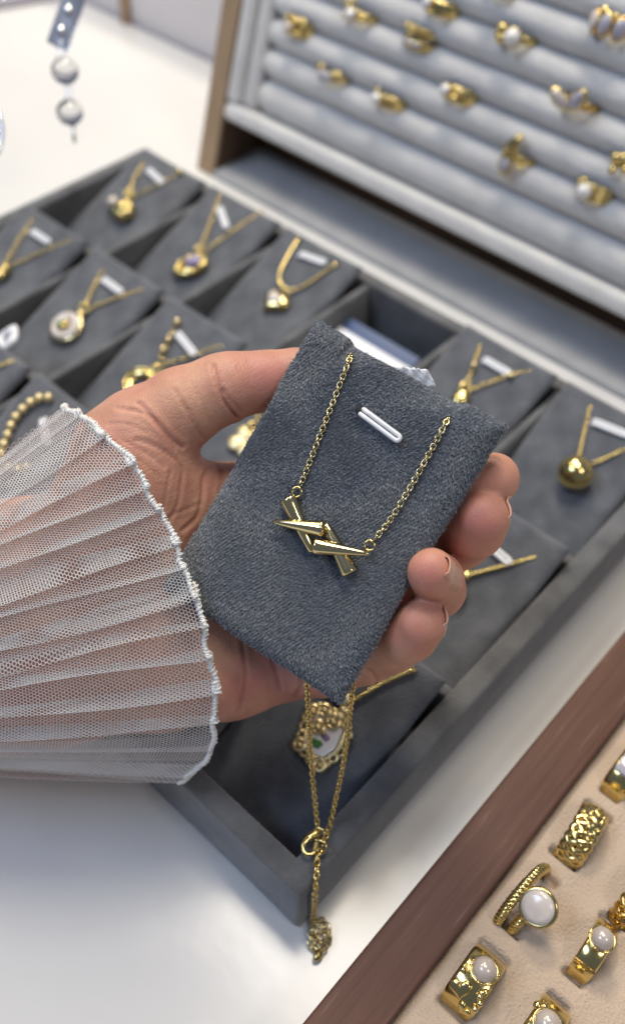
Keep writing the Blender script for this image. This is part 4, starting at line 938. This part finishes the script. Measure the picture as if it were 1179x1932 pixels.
def laplace(V, F, it, w):
    n = len(V); E = np.vstack([F[:, [0, 1]], F[:, [1, 2]], F[:, [2, 3]], F[:, [3, 0]]]); deg = np.bincount(E.ravel(), minlength=n).astype(float)
    for _ in range(it):
        S = np.zeros_like(V)
        for c in range(3): S[:, c] = np.bincount(E[:, 0], V[E[:, 1], c], n) + np.bincount(E[:, 1], V[E[:, 0], c], n)
        V = V + w*(S/deg[:, None] - V)
    return V
HV = laplace(HV, HF, 4, 0.6)
def vnormals(V, F):
    N_ = np.cross(V[F[:, 2]] - V[F[:, 0]], V[F[:, 3]] - V[F[:, 1]]); out = np.zeros_like(V)
    for k in range(4):
        for c in range(3): out[:, c] += np.bincount(F[:, k], N_[:, c], len(V))
    return out/(np.linalg.norm(out, axis=1)[:, None] + 1e-12)
# flexion creases pressed into the skin (followed on the palm side)
HN = vnormals(HV, HF)
pxs = np.c_[CX + FPX*HV[:, 0]/HV[:, 2], CY + FPX*HV[:, 1]/HV[:, 2]]; facing = HN[:, 2] < 0.15
creases = [([(402, 690), (408, 715), (418, 745), (432, 768), (446, 786)], 3.0, 1.0), ([(420, 735), (440, 760), (455, 778)], 2.6, 0.5),
 ([(330, 735), (352, 775), (372, 810), (385, 826)], 2.8, 0.40), ([(262, 760), (300, 800), (325, 828), (345, 842)], 3.0, 0.7), ([(220, 770), (270, 780), (300, 805), (330, 845)], 3.0, 0.4),
 ([(333, 868), (310, 850), (280, 835), (255, 830)], 3.0, 0.5), ([(336, 872), (345, 890), (342, 915), (336, 950), (318, 985)], 2.8, 0.40), ([(322, 890), (314, 930), (308, 960)], 2.4, 0.32),
 ([(395, 880), (384, 905), (382, 940), (372, 975), (345, 1000)], 3.5, 0.55), ([(410, 880), (420, 905), (414, 930)], 3.0, 0.5), ([(300, 985), (340, 965), (380, 950)], 2.3, 0.3), ([(230, 830), (270, 850), (310, 880)], 2.2, 0.28), ([(345, 760), (368, 790), (380, 815)], 2.2, 0.25),
 ([(205, 800), (240, 800), (275, 815)], 2.2, 0.28), ([(225, 860), (265, 870), (300, 900)], 2.2, 0.25), ([(360, 720), (382, 760), (398, 800)], 2.0, 0.2),
 ([(452, 1180), (460, 1230), (462, 1280), (452, 1340)], 3.2, 0.8), ([(456, 1240), (448, 1290), (455, 1330)], 2.2, 0.3), ([(500, 1220), (520, 1260), (530, 1300)], 3.0, 0.35), ([(562, 1260), (570, 1290), (560, 1312)], 3.0, 0.4),
 ([(690, 1262), (705, 1275), (712, 1290)], 3.4, 0.5), ([(836, 1122), (848, 1112), (862, 1112)], 2.6, 0.5)]
disp = np.zeros(len(HV)); flush = np.zeros(len(HV))
for pl_, sg, dp in creases:
    q = smooth_path([(x, y, 0) for x, y in pl_], 24)[:, :2]; dm = np.full(len(HV), 1e9)
    near = facing & (np.abs(pxs[:, 0] - q[:, 0].mean()) < 140) & (np.abs(pxs[:, 1] - q[:, 1].mean()) < 140); P2 = pxs[near]; best = np.full(len(P2), 1e9)
    for a, b in zip(q[:-1], q[1:]):
        d = b - a; t_ = np.clip(((P2 - a) @ d)/(d @ d), 0, 1); best = np.minimum(best, np.linalg.norm(P2 - a - t_[:, None]*d, axis=1))
    dm[near] = best; disp += dp*np.exp(-(dm/sg)**2) - 0.28*dp*np.exp(-((dm - sg*2.6)/(sg*1.6))**2); flush += 0.18*dp*np.exp(-(dm/(sg*1.8))**2)
HV = HV - HN*disp[:, None]
for (cx_, cy_, r_, s_) in ((900, 985, 55, 0.75), (930, 905, 45, 0.5), (808, 1080, 45, 0.75), (785, 1190, 50, 0.8), (500, 715, 60, 0.75), (480, 1290, 60, 0.5), (560, 1280, 60, 0.55), (260, 870, 70, 0.25)):
    flush += s_*np.exp(-(((pxs[:, 0] - cx_)**2 + (pxs[:, 1] - cy_)**2)/r_**2))*facing
HW = CAM + (HV*0.001) @ R.T
person = thing('person', 'person in a white sheer pleated sleeve, left hand holding the velvet card', 'person', at(P(-150, 1180, 0.262)))
ho = part(person, 'hand', (HW, HF), M_skin, world=True)
fa_ = ho.data.attributes.new('flush', 'FLOAT', 'POINT'); fa_.data.foreach_set('value', np.clip(flush, 0, 1).astype(np.float32))
ln_ = np.clip(1.15 - np.clip((pxs[:, 0] - 380)/160, 0, 1)*0.6, 0.5, 1); la_ = ho.data.attributes.new('lined', 'FLOAT', 'POINT'); la_.data.foreach_set('value', ln_.astype(np.float32))
# nails: thin plates lying on the skin
from mathutils.bvhtree import BVHTree
BVH = BVHTree.FromPolygons([tuple(v) for v in HW], [tuple(int(i) for i in f) for f in HF])
def nail(tip, base, out, spread=0.72, over=0.0006):
    tip = P(tip[0], tip[1], tip[2]); base = P(base[0], base[1], base[2]); ax_ = nrm(tip - base); o = R @ np.asarray(out, float); o = nrm(o - ax_*(o @ ax_)); sd = np.cross(ax_, o)
    L = np.linalg.norm(tip - base); n, k = 12, 15; G = np.zeros((n, k, 3)); last = 0.006
    for i in range(n):
        q = i/(n-1); w = spread*(0.80 + 0.20*math.sin(q*math.pi)) * (1 if q > 0.15 else 0.75 + q*1.67)
        for j in range(k):
            a = (j/(k-1) - 0.5)*2*w; dr = o*math.cos(a) + sd*math.sin(a); c = base + ax_*L*min(q, 0.88)
            hit = BVH.ray_cast(Vector(c), Vector(dr), 0.010)
            rr = float((np.array(hit[0]) - c) @ dr) if hit[0] is not None else last
            last = rr; edge = min(j, k-1-j)/((k-1)/2)
            G[i, j] = base + ax_*L*q + dr*(rr - 0.00025 + 0.00048*math.sin(min(1, edge*2.5)*math.pi/2)*min(1, q*4 + 0.2) + (over if q > 0.88 else 0)*0.2)
    Vt = G.reshape(-1, 3); Vb = Vt - o*0.0004; m_ = n*k; F = []
    for i in range(n-1):
        for j in range(k-1):
            a = i*k + j; F.append((a, a+1, a+1+k, a+k)); F.append((m_+a, m_+a+k, m_+a+1+k, m_+a+1))
    for i in range(n-1): a = i*k; F.append((a, a+k, m_+a+k, m_+a)); a = i*k+k-1; F.append((a, m_+a, m_+a+k, a+k))
    for j in range(k-1): F.append((j, m_+j, m_+j+1, j+1)); a = (n-1)*k + j; F.append((a, a+1, m_+a+1, m_+a))
    return np.vstack([Vt, Vb]), F
part(ho, 'nail', nail((912, 955, 0.2245), (897, 992, 0.2320), (1.0, 0.15, 0.45)), M_nail, world=True)
part(ho, 'nail', nail((814, 1062, 0.2165), (822, 1092, 0.2265), (1.0, 0.25, 0.10)), M_nail, world=True)
part(ho, 'nail', nail((800, 1152, 0.2235), (778, 1190, 0.2300), (1.0, 0.35, 0.40)), M_nail, world=True)
part(ho, 'nail', nail((948, 890, 0.2290), (908, 912, 0.2315), (0.35, 0.45, 1.0)), M_nail, world=True)

# ------------------------------------------------------------------ sheer pleated sleeve: a knitted net of real threads
hem_f = np.array([(116, 770, 247), (150, 781, 238), (195, 815, 230), (235, 856, 226), (270, 906, 225), (302, 962, 226), (327, 1016, 226.5), (348, 1066, 226.5), (364, 1112, 227), (380, 1162, 228), (393, 1216, 230), (402, 1270, 233), (406, 1322, 236), (404, 1372, 240), (393, 1424, 247), (366, 1452, 252), (330, 1477, 257)], float)
hem_b = np.array([(330, 1477, 257), (270, 1462, 268), (225, 1380, 286), (250, 1150, 292), (190, 960, 288), (140, 830, 268), (116, 770, 247)], float)
root_f = np.array([(-300, 1090, 258), (-300, 1115, 247), (-300, 1160, 240), (-300, 1230, 236), (-300, 1310, 238), (-300, 1380, 244), (-300, 1440, 262)], float)
root_b = np.array([(-300, 1440, 262), (-300, 1400, 285), (-300, 1250, 298), (-300, 1130, 285), (-300, 1090, 258)], float)
def curve(pts):
    q = smooth_path(pts, 300); d = np.r_[0, np.cumsum(np.linalg.norm(np.diff(q*np.array([1, 1, 6.0]), axis=0), axis=1))]; d /= d[-1]
    return lambda t: np.stack([np.interp(t, d, q[:, i]) for i in range(3)], -1)
def sheet(hem, root, npl, o_root, o_hem, fabric_mm, length_mm, hgt, seed, cell=0.00058*1000):
    q_ = np.random.default_rng(seed); Hc, Rc = curve(hem), curve(root)
    wd = q_.uniform(0.5, 1.6, npl); edges = np.r_[0, np.cumsum(wd)/wd.sum()]; ov = q_.uniform(0.45, 1.5, npl)
    ncol = int(fabric_mm/(0.866*cell)); nrow = int(length_mm/(1.5*cell))
    I, J = np.meshgrid(np.arange(ncol), np.arange(nrow), indexing='ij')
    yy = J*1.5 + np.where((I + J) % 2 == 0, 0.25, -0.25); s = np.clip((yy + 0.25)/((nrow - 1)*1.5 + 0.5), 0, 1)
    f = I/(ncol - 1.0)
    def place(f, s):
        k = np.clip(np.searchsorted(edges, f, side='right') - 1, 0, npl - 1); ph = (f - edges[k])/(edges[k+1] - edges[k])
        o = (o_root + (o_hem - o_root)*s)*ov[k]*(1 + 0.35*np.sin(s*4.2 + k*2.1)); tot = 1 + 2*o; L1 = 0.5 + o/2; x = ph*tot
        pos = np.where(x < L1, x, np.where(x < L1 + o, L1 - (x - L1), x - 2*o))
        hh = np.where(x < L1, 1.3*(x/L1)**2, np.where(x < L1 + o, 1.3 - 1.9*(x - L1)/np.maximum(o, 1e-6), -0.6*(1 - (x - L1 - o)/L1)**2))
        wv = 0.009*np.sin(s*3.1 + f*14) + 0.005*np.sin(s*6.3 + f*31); tt = np.clip(edges[k] + (edges[k+1] - edges[k])*pos + wv*np.sin(math.pi*f), 0, 1); sw = s + 0.0
        A, B = Rc(tt), Hc(tt); bend = np.sin(sw*math.pi)
        p = A*(1 - sw)[..., None] + B*sw[..., None]
        p[..., 1] += bend*10*np.sin(tt*9 + 1) ; p[..., 2] -= bend*(7.0 if hem[1, 2] < 250 else -3.0)
        p[..., 2] -= hh*hgt*(0.8 + 0.4*np.sin(sw*5 + k))
        p[..., 0] += 3.0*np.sin(k*2.4)*sw**6
        return np.stack([(p[..., 0] - CX)/FPX*p[..., 2], (p[..., 1] - CY)/FPX*p[..., 2], p[..., 2]], -1)
    return place(f, s), place, edges
def net(nodes, rad):
    nc, nr = nodes.shape[:2]; I, J = np.meshgrid(np.arange(nc), np.arange(nr), indexing='ij'); idx = I*nr + J
    e1 = np.c_[idx[:-1].ravel(), idx[1:].ravel()]; mk = ((I + J) % 2 == 0)[:, :-1]; e2 = np.c_[idx[:, :-1][mk], idx[:, 1:][mk]]
    E = np.vstack([e1, e2]); Vn = nodes.reshape(-1, 3); a, b = Vn[E[:, 0]], Vn[E[:, 1]]
    d = b - a; L = np.linalg.norm(d, axis=1)[:, None] + 1e-9; d /= L; ref = np.array([0.1, 0.2, 1.0]); s1_ = np.cross(d, ref); s1_ /= np.linalg.norm(s1_, axis=1)[:, None] + 1e-9; s2_ = np.cross(d, s1_)
    a = a - d*rad*0.5; b = b + d*rad*0.5; V = []
    for an in (math.pi/2, math.pi/2 + 2.094, math.pi/2 + 4.189):
        o = rad*(s1_*math.cos(an) + s2_*math.sin(an)); V.append((a + o, b + o))
    n = len(E); VV = np.empty((n, 6, 3))
    for k in range(3): VV[:, k], VV[:, 3+k] = V[k]
    base = np.arange(n)[:, None]*6; F = np.vstack([base + np.array([k, (k+1) % 3, 3 + (k+1) % 3, 3 + k]) for k in range(3)])
    return VV.reshape(-1, 3), F
def to_world(V): return CAM + (V*0.001) @ R.T
sl_nodes, sl_place, sl_edges = sheet(hem_f, root_f, 15, 0.60, 0.40, 205, 88, 1.3, 3, 0.50)
bk_nodes, bk_place, bk_edges = sheet(hem_b, root_b, 9, 0.35, 0.15, 130, 88, 0.9, 5, 0.80)
V1, F1 = net(sl_nodes, 0.112); V2, F2 = net(bk_nodes, 0.10)
sleeve = part(person, 'sleeve', (to_world(np.vstack([V1, V2])), np.vstack([F1, F2 + len(V1)])), M_tulle, smooth=False, world=True, kind='stuff', label='white sheer pleated net sleeve')
def hem_stitch(place, npl, n, seed):
    q_ = np.random.default_rng(seed); f = np.linspace(0.0005, 0.9995, n); path = place(f, np.full(n, 1.0))
    k = 7; ker = np.ones(k)/k
    path = np.stack([np.convolve(np.pad(path[:, i], k//2, mode='edge'), ker, 'valid') for i in range(3)], -1)
    path = resample(path, 0.22); m_ = len(path); d = np.gradient(path, axis=0); d /= np.linalg.norm(d, axis=1)[:, None] + 1e-9
    s1_ = np.cross(d, np.array([0, 0, 1.0])); s1_ /= np.linalg.norm(s1_, axis=1)[:, None] + 1e-9; s2_ = np.cross(d, s1_)
    wob = s1_*(0.35*np.sin(np.arange(m_)*0.11) + 0.3*np.sin(np.arange(m_)*0.043 + 1))[:, None] + s2_*(0.3*np.sin(np.arange(m_)*0.083))[:, None]; path = path + wob
    out = [tube(path[::3], 0.52, 7)]
    for ph, rr, tr, w in ((0, 0.68, 0.18, 0.8), (2.4, 0.62, 0.17, -0.65), (4.4, 0.66, 0.17, 1.0), (1.2, 0.60, 0.16, -0.9)):   # looper threads, some crossing back
        a = np.arange(m_)*0.22/w*2*math.pi/1.25 + ph + np.cumsum(q_.normal(0, 0.22, m_)); rj = rr*(1 + 0.30*np.sin(np.arange(m_)*0.23 + ph) + 0.2*np.sin(np.arange(m_)*0.051 + 2*ph) + q_.normal(0, 0.08, m_))
        out.append(tube(path + s1_*(np.cos(a)*rj)[:, None] + s2_*(np.sin(a)*rj*0.75)[:, None], tr, 5))
    return join(*out)
hs = hem_stitch(sl_place, 15, 900, 1)
part(sleeve, 'hem', (to_world(hs[0]), hs[1]), M_thread, world=True)
